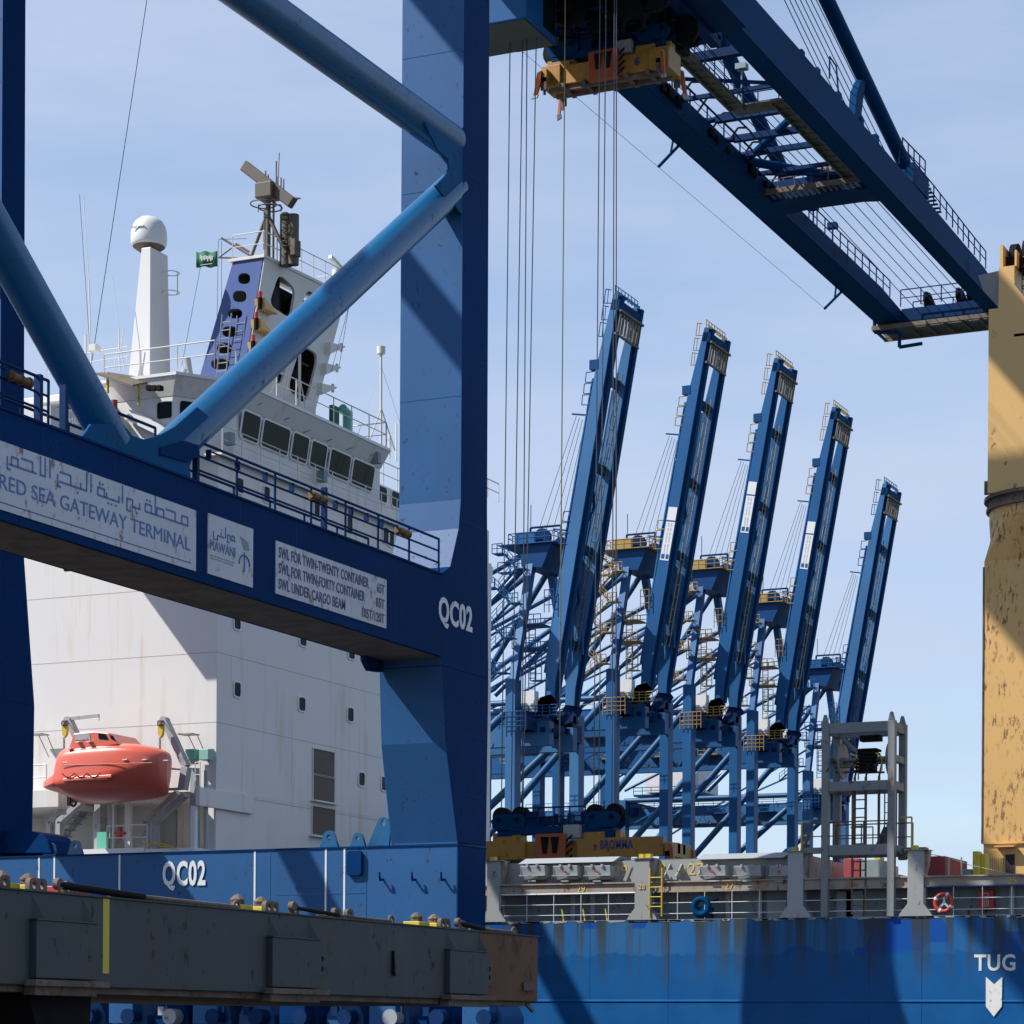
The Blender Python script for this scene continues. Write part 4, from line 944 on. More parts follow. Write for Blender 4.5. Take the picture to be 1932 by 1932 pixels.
# square to round transition
n=24; sq=[];ci=[]
for i in range(n):
    a_=2*pi*i/n+pi/4; k=max(abs(cos(a_)),abs(sin(a_))); sq.append((xl+wP/2+wP/2*cos(a_)/k,c0[1]+1.6*sin(a_)/k,z1)); ci.append((c0[0]+r*cos(a_),c0[1]+r*sin(a_),z1+1.6))
b.add(sq+ci,[(i,(i+1)%n,n+(i+1)%n,n+i) for i in range(n)])
b.tube((c0[0],c0[1],z1+1.6),(c0[0],c0[1],z2),r,28)
ped=b.build('crane_pedestal',M['tan'],sh)
b=MB(); b.box(xl+.03,xl+wP-.03,YP+.03,YP+3.17,zbase,zpb); fo=b.build('pedestal_foot',M['tan2'],ped)
b=MB(); b.box(xl-.0,xl+wP,YP-.06,YP+.05,zpb-.02,zpb+.05); A_,B_=PP(1880,1597),PP(1917,1603); b.box(A_.x,B_.x,YP-.35,YP,A_.z-.05,A_.z); b.build('rain_ledge',M['tan2'],ped)
A_,B_=PP(1897,1612),PP(1914,1661); 
plate([(A_.x,B_.z),(B_.x,B_.z),(B_.x,A_.z),(A_.x,A_.z)],[],(0,YP+.02,0),(1,0,0),(0,0,1),.03,'doorway',M['darkin'],ped)
A_,B_=PP(1864,1614),PP(1892,1661); b=MB(); b.box(A_.x,B_.x,YP-.06,YP-.02,B_.z,A_.z)
for i in range(6): x=A_.x+.06+i*(B_.x-A_.x-.1)/6; b.box(x,x+.05,YP-.09,YP-.06,B_.z+.05,A_.z-.1)
b.build('door',M['tan2'],ped)
b=MB(); b.tube((c0[0],c0[1],z2),(c0[0],c0[1],z2+.12),r+.12,28); b.tube((c0[0],c0[1],z2+.12),(c0[0],c0[1],zf1+.12),r+.03,28); b.tube((c0[0],c0[1],zf1+.12),(c0[0],c0[1],zf1+.25),r+.2,28); b.build('slewing_ring',M['rusty'],ped)
# slewing column
zu=PP(1870,600).z; zn=PP(1890,505).z; ztp=PP(1890,480).z
xu0=PP(1866,700).x
b=MB(); b.box(xu0,xu0+4.1,YP-.1,YP+3.0,zf1+.25,PP(1866,585).z)
zs=PP(1866,585).z; xn=PP(1886,520).x; xn2=PP(1915,520).x
b.prism([(xu0+.35,YP-.1,zs),(xu0+3.1,YP-.1,zs),(xn2+.6,YP-.1,zs),(xn2,YP-.1,zs+.8),(xn2,YP-.1,zn),(xn,YP-.1,zn),(xn,YP-.1,zs+.7)],(0,3.0,0)); col=b.build('slewing_column',M['tan2'],sh)
b=MB(); b.box(xn,xn+.12,YP,YP+2.6,zn,ztp+.35); b.box(xn+.55,xn+.62,YP,YP+2.6,zn,ztp+.1); b.prism([(xn+1.0,YP,zn),(xn+1.45,YP,zn),(xn+1.45,YP,ztp+.9),(xn+1.1,YP,ztp+.7)],(0,.4,0)); b.build('rope_guide',M['tan2'],col)
b=MB(); b.disc((xn+.35,YP+1,zn+.5),(1,0,0),.6,.25,18); b.disc((xn+.8,YP+1,zn+.6),(1,0,0),.6,.2,18); b.box(xn-.0,xn+.95,YP+.4,YP+1.4,zn,zn+.5); b.build('top_sheave',M['black'],col)
b=MB(); b.prism([(xn-.02,YP+1.5,zs+1.6),(xn-.95,YP+1.5,zs+1.5),(xn-.75,YP+1.5,zs+.9),(xn-.02,YP+1.5,zs+.05)],(0,-.9,0)); b.build('floodlight_bracket',M['greyframe'],col)
b=MB(); 
for k in range(9): b.torus((xn2+.5,YP+.6,zn-2.4+.35*k),(0,0,1),.38,.025,12,5)
for a_ in range(4): b.tube((xn2+.5+.38*cos(a_*1.6),YP+.6+.38*sin(a_*1.6),zn-2.4),(xn2+.5+.38*cos(a_*1.6),YP+.6+.38*sin(a_*1.6),zn+.5),.02,5)
b.box(xn2,xn2+1.2,YP-.1,YP+2.5,zn-2.6,zn-2.5); b.build('caged_ladder',M['rusty'],col)
b=MB(); b.tube((xl-.02,YP+.0,zpb),(xl-.02,YP+.0,z1-.2),.035,6); q=PP(1858,930); b.box(xl-.1,xl+.05,YP+.3,YP+.4,q.z,q.z+.5); b.build('drain_pipe',M['rusty'],ped)
# --- accommodation block
zm=11.05; ztp=24.2; YE=P(926,1300,X=XA).y
def slab(name,x0,x1,y0_,y1_,z0,z1_,m=WH,par=None,bev=.01): b=MB(); b.box(x0,x1,y0_,y1_,z0,z1_); return b.build(name,m,par or sh,bevel=bev)
acc=slab('accommodation_block',-78,XA,YW,YE,zm,ztp)
fw=slab('front_wall',XA-.5,XA-.004,YW+.004,YE,zd,zm,par=acc)
slab('recess_wall',-78,XA-.5,YW+2.6,YE,zd,zm,par=acc)
b=MB()
for y in (1114,1375,1230): pass
zz=[P(409,1231,Y=YW).z,P(409,1362,Y=YW).z,P(409,1496,Y=YW).z]
zz=[P(409,y,Y=YW).z for y in (1103,1230,1362)]
for z in zz: b.box(-78,XA+.006,YW-.006,YW+.01,z-.012,z+.012); b.box(XA-.01,XA+.006,YW,YE,z-.012,z+.012)
z=P(409,1496,Y=YW).z; b.box(XA-.01,XA+.006,YW,YE,z-.012,z+.012); 
b.build('weld_seam',M['seam'],acc)
def port(x0,y0_,x1,y1_,X=XA,par=None,name='window',m='glass',frame=.06,fm='whiteclean'):
    A_,B_=P(x0,y0_,X=X),P(x1,y0_,X=X); C_=P((x0+x1)/2,y1_,X=X); ya,yb,zt,zb_=A_.y,B_.y,P((x0+x1)/2,y0_,X=X).z,C_.z
    r_=min((yb-ya),(zt-zb_))*(.22 if name=='window' else .03)
    plate(rrect(ya-frame,yb+frame,zb_-frame,zt+frame,r_+frame*.5),[rrect(ya,yb,zb_,zt,r_)],(X+.02,0,0),(0,1,0),(0,0,1),.05,'window_frame',M[fm],par)
    return plate(rrect(ya-.005,yb+.005,zb_-.005,zt+.005,r_),[],(X+.006,0,0),(0,1,0),(0,0,1),.01,name,M[m],par)
for q in ((441,1160,453,1187),(565,1197,577,1218),(657,1225,668,1243),(441,1288,453,1314),(563,1316,575,1341),(655,1336,666,1361),(676,1458,687,1482),(719,1466,729,1491),(447,903,458,930),(497,919,508,947),(592,948,602,976),(654,974,664,1003),(722,996,733,1024),(733,1005,742,1031)):
    port(*q,par=acc)
q=P(61,1136,Y=YW)
A_,B_=P(120,1062,Y=YW),P(135,1077,Y=YW); plate(rrect(A_.x,B_.x,B_.z,A_.z+.3,.08),[],(0,YW-.006,0),(1,0,0),(0,0,1),.01,'window',M['glass'],acc)
for q in ((590,1416,630,1463),(590,1466,630,1513),(588,1524,631,1577)): port(*q,par=acc,name='louvre',m='brown',frame=.05,fm='cream')
b=MB()
for q in ((586,1513,632),(583,1579,634),): A_,B_=P(q[0],q[1],X=XA),P(q[2],q[1],X=XA); z=P((q[0]+q[2])/2,q[1],X=XA).z; b.box(XA,XA+.25,A_.y,B_.y,z-.06,z)
b.build('louvre_sill',M['whiteclean'],acc)
# lifeboat deck: slab, platform, pillars, stairs, rails
dk=slab('boat_deck',-78,XA-.02,YH-.0,YW+2.6,8.5,8.72,M['whiteclean'],sh)
pl=slab('boat_platform',P(376,1500,Y=YH).x,XA-.01,YH+.02,YW+2.6,10.34,11.06,M['white'],sh)
slab('boat_platform',-78,P(86,1500,Y=YH).x+.6,YH+.02,YW+2.6,10.5,11.2,M['white'],sh)
slab('boat_platform',-78,XA-.02,YW+.2,YW+2.6,10.8,11.04,M['white'],sh)
b=MB(); b.box(XA-.55,XA-.02,YW-.02,YW+.2,zd,zm); b.box(XA-.25,XA-.05,YH+.05,YH+.25,8.7,10.34)
for px in (175,205,235): x=P(px,1560,Y=YW+1).x; b.box(x,x+.25,YW+1,YW+1.2,8.7,10.8)
b.build('pillar',M['whiteclean'],sh)
b=MB(); x0=P(60,1590,Y=YW).x; 
for i in range(9): b.box(x0+.1+i*.24,x0+.45+i*.24,YW+.3,YW+1.1,8.8+i*.24,8.84+i*.24)
b.bar((x0,YW+.3,8.75),(x0+2.3,YW+.3,11),.05,.25); b.bar((x0,YW+1.1,8.75),(x0+2.3,YW+1.1,11),.05,.25); b.build('stair',M['boxgrey'],sh)
b=MB(); rail(b,[(P(365,1600,Y=YH).x,YH+.05,8.72),(XA-.1,YH+.05,8.72)],.95,.02,1,1); rail(b,[(P(200,1600,Y=YH).x,YH+.05,8.72),(P(276,1600,Y=YH).x,YH+.05,8.72)],.95,.025,.8,1)
rail(b,[(P(376,1480,Y=YH).x,YH+.05,11.06),(XA-.05,YH+.05,11.06)],.95,.022,.9,1); rail(b,[(P(60,1480,Y=YH).x,YH+.05,11.2),(P(86,1480,Y=YH).x,YH+.05,11.2)],1.0,.03,.5,1); b.build('deck_rail',M['whiteclean'],sh)
A_,B_=P(150,1530,Y=YW+2.5),P(162,1595,Y=YW+2.5)
b=MB(); x=P(300,1540,Y=YW+2.5).x; b.box(x,x+.8,YW+2.5,YW+2.62,8.75,10.6); x=P(190,1540,Y=YW+2.5).x; b.box(x,x+.7,YW+2.5,YW+2.62,8.75,10.4); b.build('wall_door',M['boxgrey'],acc)
# davits
def davit(s,px):
    b=MB(); g=lambda x,y,Y=YH+.35: P(x,y,Y=Y)
    o=px
    tip=g(311+o,1360); kn=g(352+o,1447); ft_=g(345+o,1490)
    b.bar(g(311+o,1358),kn,.25,.32,(0,1,0)); b.bar(kn,ft_,.3,.34,(0,1,0)); b.disc(tip,(0,1,0),.16,.3,14)
    b.bar(g(350+o,1500),g(292+o,1552),.22,.3,(0,1,0)); b.bar(g(294+o,1550),(g(294+o,1550).x,YH+.35,8.72),.22,.3,(0,1,0)); b.bar(g(336+o,1495,YH+1.0),g(275+o,1552,YH+1.0),.2,.3,(0,1,0)); b.bar(g(276+o,1550,YH+1.0),(g(276+o,1550,YH+1.0).x,YH+1.0,8.72),.2,.3,(0,1,0))
    b.bar((kn.x+.05,YH+.9,8.72),(kn.x+.05,YH+.9,kn.z),.3,.3,(0,1,0)); b.bar((kn.x+.55,YH+.9,8.72),(kn.x+.55,YH+.9,kn.z-.1),.14,.14,(0,1,0)); b.box(ft_.x-1.0,ft_.x,YH+.3,YH+.5,ft_.z-.0,ft_.z+.0+.09) if px==0 else None
    d=b.build('davit',M['boxgrey'],sh,bevel=.015)
    b=MB(); t=g(302+o,1378,YH-.2); b.prism([(t.x-.12,t.y,t.z+.2),(t.x+.12,t.y,t.z+.2),(t.x+.1,t.y,t.z-.15),(t.x,t.y,t.z-.28),(t.x-.1,t.y,t.z-.15)],(0,.15,0)); b.build('davit_block',M['bright'],d)
    b=MB()
    for k in range(4): b.torus((t.x-.06+.06*k,t.y,t.z+.28),(1,0,0),.1,.02,10,5)
    for k in range(5): b.torus((t.x,t.y,t.z-.33-.1*k),(1,0,0) if k%2 else (0,1,0),.045,.018,8,5)
    b.tube((t.x,t.y,t.z+.3),(tip.x,tip.y,tip.z),.02,5); b.build('davit_fall',M['rusty'],d)
davit(0,0); davit(0,-181)
b=MB(); A_,B_=P(126,1357,Y=YH+.3),P(187,1350,Y=YH+.3); b.bar(A_,B_,.08,.12); b.tube(A_,(A_.x,A_.y,A_.z-.4),.04,6); b.tube(B_,(B_.x,B_.y,B_.z-.2),.02,5); b.build('hoist_arm',M['boxgrey'],sh)
for px,py in ((352,1414),(378,1414)):
    A_=P(px,py,Y=YW-.6); b=MB(); b.box(A_.x,A_.x+.42,YW-.7,YW-.3,A_.z-.42,A_.z); b.build('green_box',M['green'],sh,bevel=.02)
b=MB(); A_=P(345,1388,Y=YW-.5)
for o_ in (0,-282): 
    A_=P(345+o_,1388,Y=YW-.5); b.box(A_.x,A_.x+.65,YW-.9,YW-.3,A_.z,A_.z+.04); b.tube((A_.x+.6,YW-.4,A_.z),(A_.x+1.2,YW-.4,A_.z-1.2),.02,5); b.tube((A_.x+.2,YW-.4,A_.z),(A_.x+.7,YW-.4,A_.z-.9),.02,5)
b.build('awning_bracket',M['boxgrey'],sh)
b=MB(); b.tube(P(318,1450,Y=YH-.1),P(345,1452,Y=YH+.3),.04,6); b.box(P(345,1425,Y=YH+.9).x,XA-.5,YH+.8,YH+1.0,12.05,12.2); b.build('boat_bumper',M['boxgrey'],sh)
A_=P(190,1558,Y=YH+.6); b=MB(); b.box(P(183,1570,Y=YH+.6).x,P(203,1570,Y=YH+.6).x,YH+.6,YH+.7,8.75,9.5); b.build('tarpaulin',M['rubbish'],sh)
b=MB(); q=P(225,1572,Y=YH+.5); b.box(q.x-.25,q.x+.25,YH+.5,YH+.6,q.z-.06,q.z+.06); b.box(q.x-.06,q.x+.06,YH+.49,YH+.61,q.z-.25,q.z+.25); b.build('cross_marking',M['red'],sh)
b=MB(); A_=P(266,1592,Y=YH-.1); B_=P(330,1600,Y=YH-.1); b.path([A_,P(304,1591,Y=YH-.1),B_],.03,5); b.path([A_+V((0,.4,0)),B_+V((0,.4,0))],.03,5); b.build('yellow_frame',M['bright'],sh)
b=MB(); b.box(P(120,1600,Y=YH).x,P(272,1600,Y=YH).x,YH-.03,YH+.02,8.4,8.78); b.build('deck_edge',M['whiteclean'],dk)
# --- lifeboat
x0,x1=P(97,1480,Y=81).x,P(318,1470,Y=81).x; LB=x1-x0; zk=P(250,1513,Y=81).z
lb=thing('lifeboat','orange enclosed lifeboat with a windowed cabin hanging in its davits','lifeboat',((x0+x1)/2,81,zk))
def yz(y): return P(200,y,Y=81).z
#      t, keel y, chine y, shoulder y, top y (photo rows), half beam
secs=[(0,1487,1483,1472,1470,.55),(.05,1492,1484,1470,1468,.8),(.14,1498,1480,1462,1456,1.0),(.155,1499,1480,1440,1412,1.0),(.2,1512,1479,1425,1408,1.08),(.35,1518,1476,1422,1407,1.15),(.55,1517,1468,1420,1406,1.15),(.72,1514,1460,1420,1406,1.1),(.84,1511,1452,1424,1411,.95),(.93,1509,1449,1430,1418,.72),(.975,1506,1449,1434,1424,.45),(1.0,1500,1453,1440,1431,.14)]
vs=[];m=20
for t,k,c_,s_2,tp_,hb in secs:
    x=x0+LB*t; k,c_,s_2,tp_=yz(k),yz(c_),yz(s_2),yz(tp_)
    ring=[(0,k),(hb*.5,k+(c_-k)*.25),(hb*.85,k+(c_-k)*.6),(hb,c_),(hb*.99,c_+(s_2-c_)*.5),(hb*.93,s_2),(hb*.78,s_2+(tp_-s_2)*.6),(hb*.5,s_2+(tp_-s_2)*.92),(hb*.2,tp_),(0,tp_)]
    ring=[(-y,z) for y,z in ring]+[(y,z) for y,z in ring[-2:0:-1]]
    vs+=[(x,81.0+y,z) for y,z in ring]; m=len(ring)
b=MB(); k=len(secs); b.add(vs,[(i*m+j,i*m+(j+1)%m,(i+1)*m+(j+1)%m,(i+1)*m+j) for i in range(k-1) for j in range(m)],True); b.add(vs,[tuple(range(m)),tuple(range((k-1)*m,k*m))])
hb_=b.build('hull',M['orange'],lb)
at=hb_.data.attributes.new('crease_edge','FLOAT','EDGE')
for e in hb_.data.edges:
    i,j=e.vertices; ri,rj=i%m,j%m; si,sj=i//m,j//m
    v_=0
    if ri==rj and ri in (3,m-3,0): v_=.75
    if ri==rj and ri in (5,m-5): v_=.35
    if si==sj and si in (2,3,k-1,k-2): v_=.7
    at.data[e.index].value=v_
md=hb_.modifiers.new('s','SUBSURF'); md.levels=md.render_levels=2; md.subdivision_type='CATMULL_CLARK'
def LP(cx,cy,Y=80.1): return P(cx*.22964,1275.7+cy*.22977,Y=Y)
b=MB(); pr=[LP(*p) for p in ((560,600),(605,470),(690,460),(770,452),(890,466),(975,560),(830,585),(800,605))]; b.prism(pr,(0,1.9,0)); cb_=b.build('cabin',M['orange'],lb,bevel=.04)
for w_ in (((612,525),(625,475),(735,472),(745,520)),((812,515),(808,468),(865,472),(892,522)),((912,515),(900,480),(930,490),(955,535))):
    b=MB(); b.prism([LP(*p,Y=80.09) for p in w_],(0,-.012,0)); b.build('window',M['glass'] if w_[0][0]>700 else M['boxgrey'],cb_)
b=MB()
for x_,y_ in ((615,540),(705,537),(548,595),(515,708),(635,700),(750,693),(875,688),(1005,686),(1165,686),(690,668),(1340,692)):
    A_=LP(x_,y_,79.92 if x_<1100 else 80.15); b.box(A_.x,A_.x+.2,A_.y,A_.y+.3,A_.z-.02,A_.z+.02)
b.build('reflective_strip',M['letter'],hb_)
b=MB(); b.box(LP(580,820).x,LP(920,820).x,79.80,80.1,LP(600,870).z,LP(600,830).z); b.box(LP(370,860).x,LP(520,860).x,80.2,81.8,LP(400,885).z,LP(400,850).z); b.bar(LP(520,855,79.85),LP(920,820,79.8),.1,.12); b.build('fender',M['orange'],hb_,bevel=.02)
b=MB()
for i in range(3):
    p=LP(512+i*105,800,79.76);q=LP(612+i*105,795,79.76);c_=(p+q)/2-V((0,0,.3)); pts=[]
    for k in range(9): t=k/8; pts.append(p*(1-t)**2+c_*2*t*(1-t)*1+q*t*t)
    b.path(pts,.02,5)
b.build('grab_line',M['black'],hb_)
b=MB(); b.box(LP(1195,600,81.2).x,LP(1300,600,81.2).x,80.5,81.5,LP(1200,625).z,LP(1200,585).z+.02); b.build('bow_hatch',M['darkin'],hb_)
b=MB(); A_=LP(600,1020,81.0); b.torus(A_,(1,0,0),.22,.05,20,6); b.disc(A_,(1,0,0),.07,.2,10); b.box(A_.x-.25,A_.x-.12,80.95,81.05,A_.z-.2,A_.z+.3); b.build('propeller',M['rusty'],lb)
b=MB(); b.path([LP(960,545,81),LP(940,470,81),LP(985,530,81)],.025,5); b.tube(LP(985,530,81),LP(955,490,81.6),.02,5); b.build('mast_frame',M['letter'],cb_)
b=MB()
for c_ in ((640,600,700,640),(840,590,900,625)):
    A_,B_=LP(c_[0],c_[1],80.12),LP(c_[2],c_[3],80.12); b.box(A_.x,B_.x,80.1,80.4,B_.z,A_.z)
b.build('side_hatch',M['orangedk'],hb_,bevel=.02)
b=MB(); p_=[LP(x,y,79.86) for x,y in ((505,735),(700,728),(900,722),(1100,716),(1250,712))]; b.path(p_,.018,5); b.build('rubbing_strip',M['orangedk'],hb_)
# --- bridge
XWH=XA+.0
roof=[P(327,712,X=XWH),P(719,842,X=XWH)]
yA,yB=roof[0].y,roof[1].y; zr0=(roof[0].z+roof[1].z)/2
zr_near=26.4; 
ztop=27.15; zsl=26.42; yN=82.6; xN=P(327,712,Z=ztop).x
plan=[(XA-6,yN),(xN,yN),(XA-.05,84.7),(XA-.05,yB),(XA-6,yB)]
b=MB(); b.prism([(x,y,24.2) for x,y in plan],(0,0,zsl-24.2)); br=b.build('wheelhouse',M['white'],sh,bevel=.01)
pl2=[(XA-6.2,yN-.25),(xN+.3,yN-.25),(XA+.4,84.6),(XA+.4,yB+.1),(XA-6.2,yB+.1)]
pl1=[(XA-6.2,yN-.02),(xN+.02,yN-.02),(XA-.03,84.7),(XA-.03,yB+.02),(XA-6.2,yB+.02)]
b=MB(); n=5; b.add([(x,y,zsl+.003) for x,y in pl1]+[(x,y,ztop) for x,y in pl2],[tuple(range(n)),tuple(range(n,2*n))]+[(i,(i+1)%n,n+(i+1)%n,n+i) for i in range(n)]); b.build('parapet',M['white'],br)
b=MB(); b.prism([(x+(.04 if x>XA-5 else 0),y-(.04 if y<83 else 0),ztop+.003) for x,y in pl2],(0,0,.12)); b.build('roof',M['whiteclean'],br)
WX=XA-.045
for q in ((450,773,486,828),(489,790,542,850),(545,816,578,867),(580,831,612,880),(616,844,657,896),(659,861,702,914)):
    x0_,y0_,x1_,y1_=q; m1=x0_/2+x1_/2
    ya_,yb_=P(x0_+2,800,X=WX).y,P(x1_-2,800,X=WX).y; zt_=26.28; zb_=25.25
    plate(rrect(ya_-.07,yb_+.07,zb_-.07,zt_+.07,.18),[rrect(ya_,yb_,zb_,zt_,.13)],(WX+.03-25.25*.16,0,0),(0,1,0),(.16,0,1),.05,'window_frame',M['whiteclean'],br)
    plate(rrect(ya_-.01,yb_+.01,zb_-.01,zt_+.01,.13),[],(WX+.05-25.25*.16,0,0),(0,1,0),(.16,0,1),.01,'window',M['glass'],br)
# slanted bay window at the near corner
pA,pB=V((xN,yN,0)),V((XA-.05,84.7,0)); dd=(pB-pA).normalized(); nn=V((dd.y,-dd.x,0)); Ld=(pB-pA).length
plate(rrect(Ld*.12,Ld*.62,25.25,26.28,.13),[],pA+nn*.02,dd,(0,0,1),.02,'window',M['glass'],br)
yA=yN
# side windows of the wheelhouse (towards the quay)
A_,B_=P(297,760,Y=yA),P(324,783,Y=yA); plate(rrect(A_.x,B_.x,B_.z-.1,A_.z-.0,.1),[],(0,yA-.01,0),(1,0,0),(0,0,1),.02,'window',M['glass'],br)
A_,B_=P(256,785,Y=yA),P(288,800,Y=yA)
# wipers and floodlights on the front
b=MB()
for px,py in ((478,783),(530,810),(570,833),(612,850),(650,866),(690,878)):
    q=P(px,py-16,X=WX); b.tube((WX+.03,q.y,q.z),(WX+.35,q.y+.1,q.z+.12),.02,4); b.tube((WX+.03,q.y,q.z),(WX+.08,q.y-.4,q.z-.5),.012,4)
b.build('wiper',M['greydark'],br)
for px,py in ((436,826),(611,897),(713,862)):
    q=P(px,py,X=XA+.3); b=MB(); b.box(XA+.05,XA+.4,q.y-.15,q.y+.15,q.z-.28,q.z+.2); b.build('floodlight',M['greydark'],br,bevel=.02)
# upper block between the accommodation and the wheelhouse, walkway and rail
b=MB(); b.box(XA-.6,XA+.35,YW-.3,YE-9,24.1,24.2); b.build('bridge_walkway',M['whiteclean'],sh)
b=MB(); rail(b,[(XA+.3,YW-.2,24.2),(XA+.3,YE-6,24.2)],1.05,.025,1.5,1); b.build('bridge_rail',M['cream'],sh)
# far wing
fw_=slab('bridge_wing',XA-5.3,XA-1.2,yB,YE+2.2,24.0,26.3,M['white'],sh)
for q in ((698,908,731,948),(736,923,766,963)): port(q[0]+2,q[1]+8,q[2]-2,q[3]-4,X=XA-1.2,par=fw_)
b=MB(); rail(b,[(XA-1.3,yB,26.3),(XA-1.3,YE+2,26.3)],1.1,.03,1.4,1); rail(b,[(XA-.6,YE-.5,27.6),(XA-.6,YE+2,27.6)],.9,.03,1.,1); b.build('roof_rail',M['cream'],fw_)
slab('wing_end_box',XA-3.5,XA-.5,YE-.6,YE+1.2,P(932,1100,X=XA-.5).z,P(932,1070,X=XA-.5).z,M['white'],sh)
# near wing towards the quay
XWn=-56.2
yw0=P(95,790,X=XWn).y
b=MB(); b.prism([(XWn,y,z) for y,z in ((yw0,24.0),(yA-.02,24.0),(yA-.02,26.05),(yw0+2.3,25.9),(yw0+1.9,25.55),(yw0,25.45))],(-3.0,0,0)); nw=b.build('bridge_wing',M['white'],sh)
slab('wing_roof',-60.5,XA-4.2,yA-2.2,yA-.05,26.1,26.35,M['whiteclean'],nw)
b=MB(); q0=P(355,775,Y=yA-.5)
b.prism([P(x,y,Y=yA-.4) for x,y in ((300,800),(262,778),(234,770),(234,790),(300,822),(352,848),(352,838))],(0,.3,0)); b.build('windscreen',M['whiteclean'],nw)
text('IMO 9355','lettering',P(124,803,Y=yw0-.02),(1,0,0),(0,0,1),M['greydark'],nw,h=.28,bold=0)
A_,B_=P(180,712,Y=yA-.6),P(298,712,Y=yA-.6)
b=MB(); b.add([P(178,703,Y=yA-1.2),P(205,702,Y=yA+.6),P(299,716,Y=yA+.6),P(250,726,Y=yA-1.2),P(178,706,Y=yA-1.2),P(205,705,Y=yA+.6),P(299,719,Y=yA+.6),P(250,729,Y=yA-1.2)],[(0,1,2,3),(7,6,5,4),(0,4,5,1),(1,5,6,2),(2,6,7,3),(3,7,4,0)]); b.build('awning',M['grate'],sh)
b=MB(); 
for px,py0,py1 in ((203,703,742),(262,722,764)): b.tube(P(px,py0,Y=yA-.7),P(px,py1,Y=yA-.7),.06,6)
b.build('awning_post',M['bright'],sh)
b=MB()
for px in (283,292,302): q=P(px,733,Y=yA-.4); b.box(q.x-.1,q.x+.1,yA-.55,yA-.3,q.z-.08,q.z+.1)
b.build('wing_light',M['black'],nw)
q=P(215,760,Y=yA-.8); b=MB(); b.tube(q-V((0,0,.3)),q+V((0,0,.1)),.14,10); b.build('fire_extinguisher',M['orangedk'],nw)
zR=ztop+.2
b=MB(); rail(b,[P(88,722,Y=88)-V((0,0,0)),P(150,704,Y=88),P(240,690,Y=88)],.8,.022,1.3,1)
yr0=yA+.2; yr=P(290,680,X=XA-.6).y
rail(b,[(XA-4.8,yA+.1,zR),(XA+.3,yA+.1,zR),(XA+.3,yB-.1,zR)],1.05,.028,1.6,1); rail(b,[(XA-5,yB-.1,zR),(XA+.3,yB-.1,zR)],1.05,.028,1.6,1); b.build('roof_rail',M['cream'],sh)
# --- satellite dome tower
YD=87.0
g=lambda x,y,Y=YD: P(x,y,Y=Y)
tA,tB,tC=g(267,474),g(284,470),g(299,478); bA,bB=g(239,712),g(283,716); bC=g(298,716)
dpt=1.0
b=MB(); yt=YD; 
wT,wB=(tB.x-tA.x),(bB.x-bA.x)
zt_,zb_=tB.z+.1,bB.z-.6
b.add([(bB.x-wB,YD,zb_),(bB.x,YD,zb_),(bB.x,YD+1.6,zb_),(bB.x-wB,YD+1.6,zb_),(tB.x-wT,YD,zt_),(tB.x,YD,zt_),(tB.x,YD+1.3,zt_),(tB.x-wT,YD+1.3,zt_)],[(0,3,2,1),(4,5,6,7),(0,1,5,4),(1,2,6,5),(2,3,7,6),(3,0,4,7)])
dt=b.build('dome_tower',M['whiteclean'],sh,bevel=.02)
c_=g(281,464,YD+.6); rr=(g(313,440,YD+.6).x-g(250,440,YD+.6).x)/2*.90
b=MB(); hd=g(281,407,YD+.6).z-c_.z
b.lathe((c_.x,YD+.6,c_.z-.05),[(0,-.05),(rr*.55,-.06),(rr*.93,.02),(rr*1.0,.12),(rr*1.02,.35),(rr,hd*.48),(rr*.93,hd*.66),(rr*.78,hd*.82),(rr*.5,hd*.95),(rr*.25,hd*1.0),(0,hd*1.02)],32); b.build('dome',M['boxgrey'] if 0 else M['whiteclean'],dt)
b=MB(); b.lathe((c_.x,YD+.6,c_.z-.2),[(.25,-.15),(rr*.9,.14)],28); b.build('dome_base',M['grate'],dt)
b=MB(); x=tB.x+.02; z=g(306,500).z
for k in (0,1): b.torus((tB.x+.3,YD+1.1,g(306,500+37*k).z),(0,0,1),.35,.025,14,5)
b.tube((tB.x+.62,YD+1.1,g(306,500).z),(tB.x+.62,YD+1.1,g(306,537).z),.025,5); b.tube((tB.x+.4,YD+1.44,g(306,500).z),(tB.x+.4,YD+1.44,g(306,537).z),.025,5); b.build('ladder_cage',M['cream'],dt)
text('eallian','lettering',(c_.x+.15*rr-.98*rr*.62,YD+.6-.98*rr-.15*rr*.62,c_.z+hd*.42),(.98,.15,0),(0,0,1),M['greydark'],dt,w=rr*.8,h=.15)
# --- funnel-shaped signal mast
XM=-53.3
Ct,Cb=P(497,487,X=XM),P(452,760,X=XM)
def inpl(px,py,pt,nrm):
    d=ray(px,py); o_=V((0,0,CZ)); t=(pt-o_).dot(nrm)/d.dot(nrm); return o_+d*t
zdv=(Ct-Cb).normalized(); nS=V((1,0,0)).cross(zdv)
def loc(px,py): q=inpl(px,py,Cb,nS)-Cb; return (q.x,q.dot(zdv))
def oval(x0_,y0_,x1_,y1_,f,n=16):
    cx_,cy_=(x0_+x1_)/2,(y0_+y1_)/2; return [f(cx_+(x1_-x0_)/2*math.copysign(abs(cos(2*pi*i/n))**.8,cos(2*pi*i/n)),cy_+(y1_-y0_)/2*math.copysign(abs(sin(2*pi*i/n))**.8,sin(2*pi*i/n))) for i in range(n)]
H_=[oval(*q,loc) for q in ((450,516,473,537),(440,549,466,571),(431,583,458,602),(420,616,449,637),(410,647,438,668),(399,677,434,698))]
outer=[loc(442,489),(0,(Ct-Cb).length),(0,0),loc(368,745)]
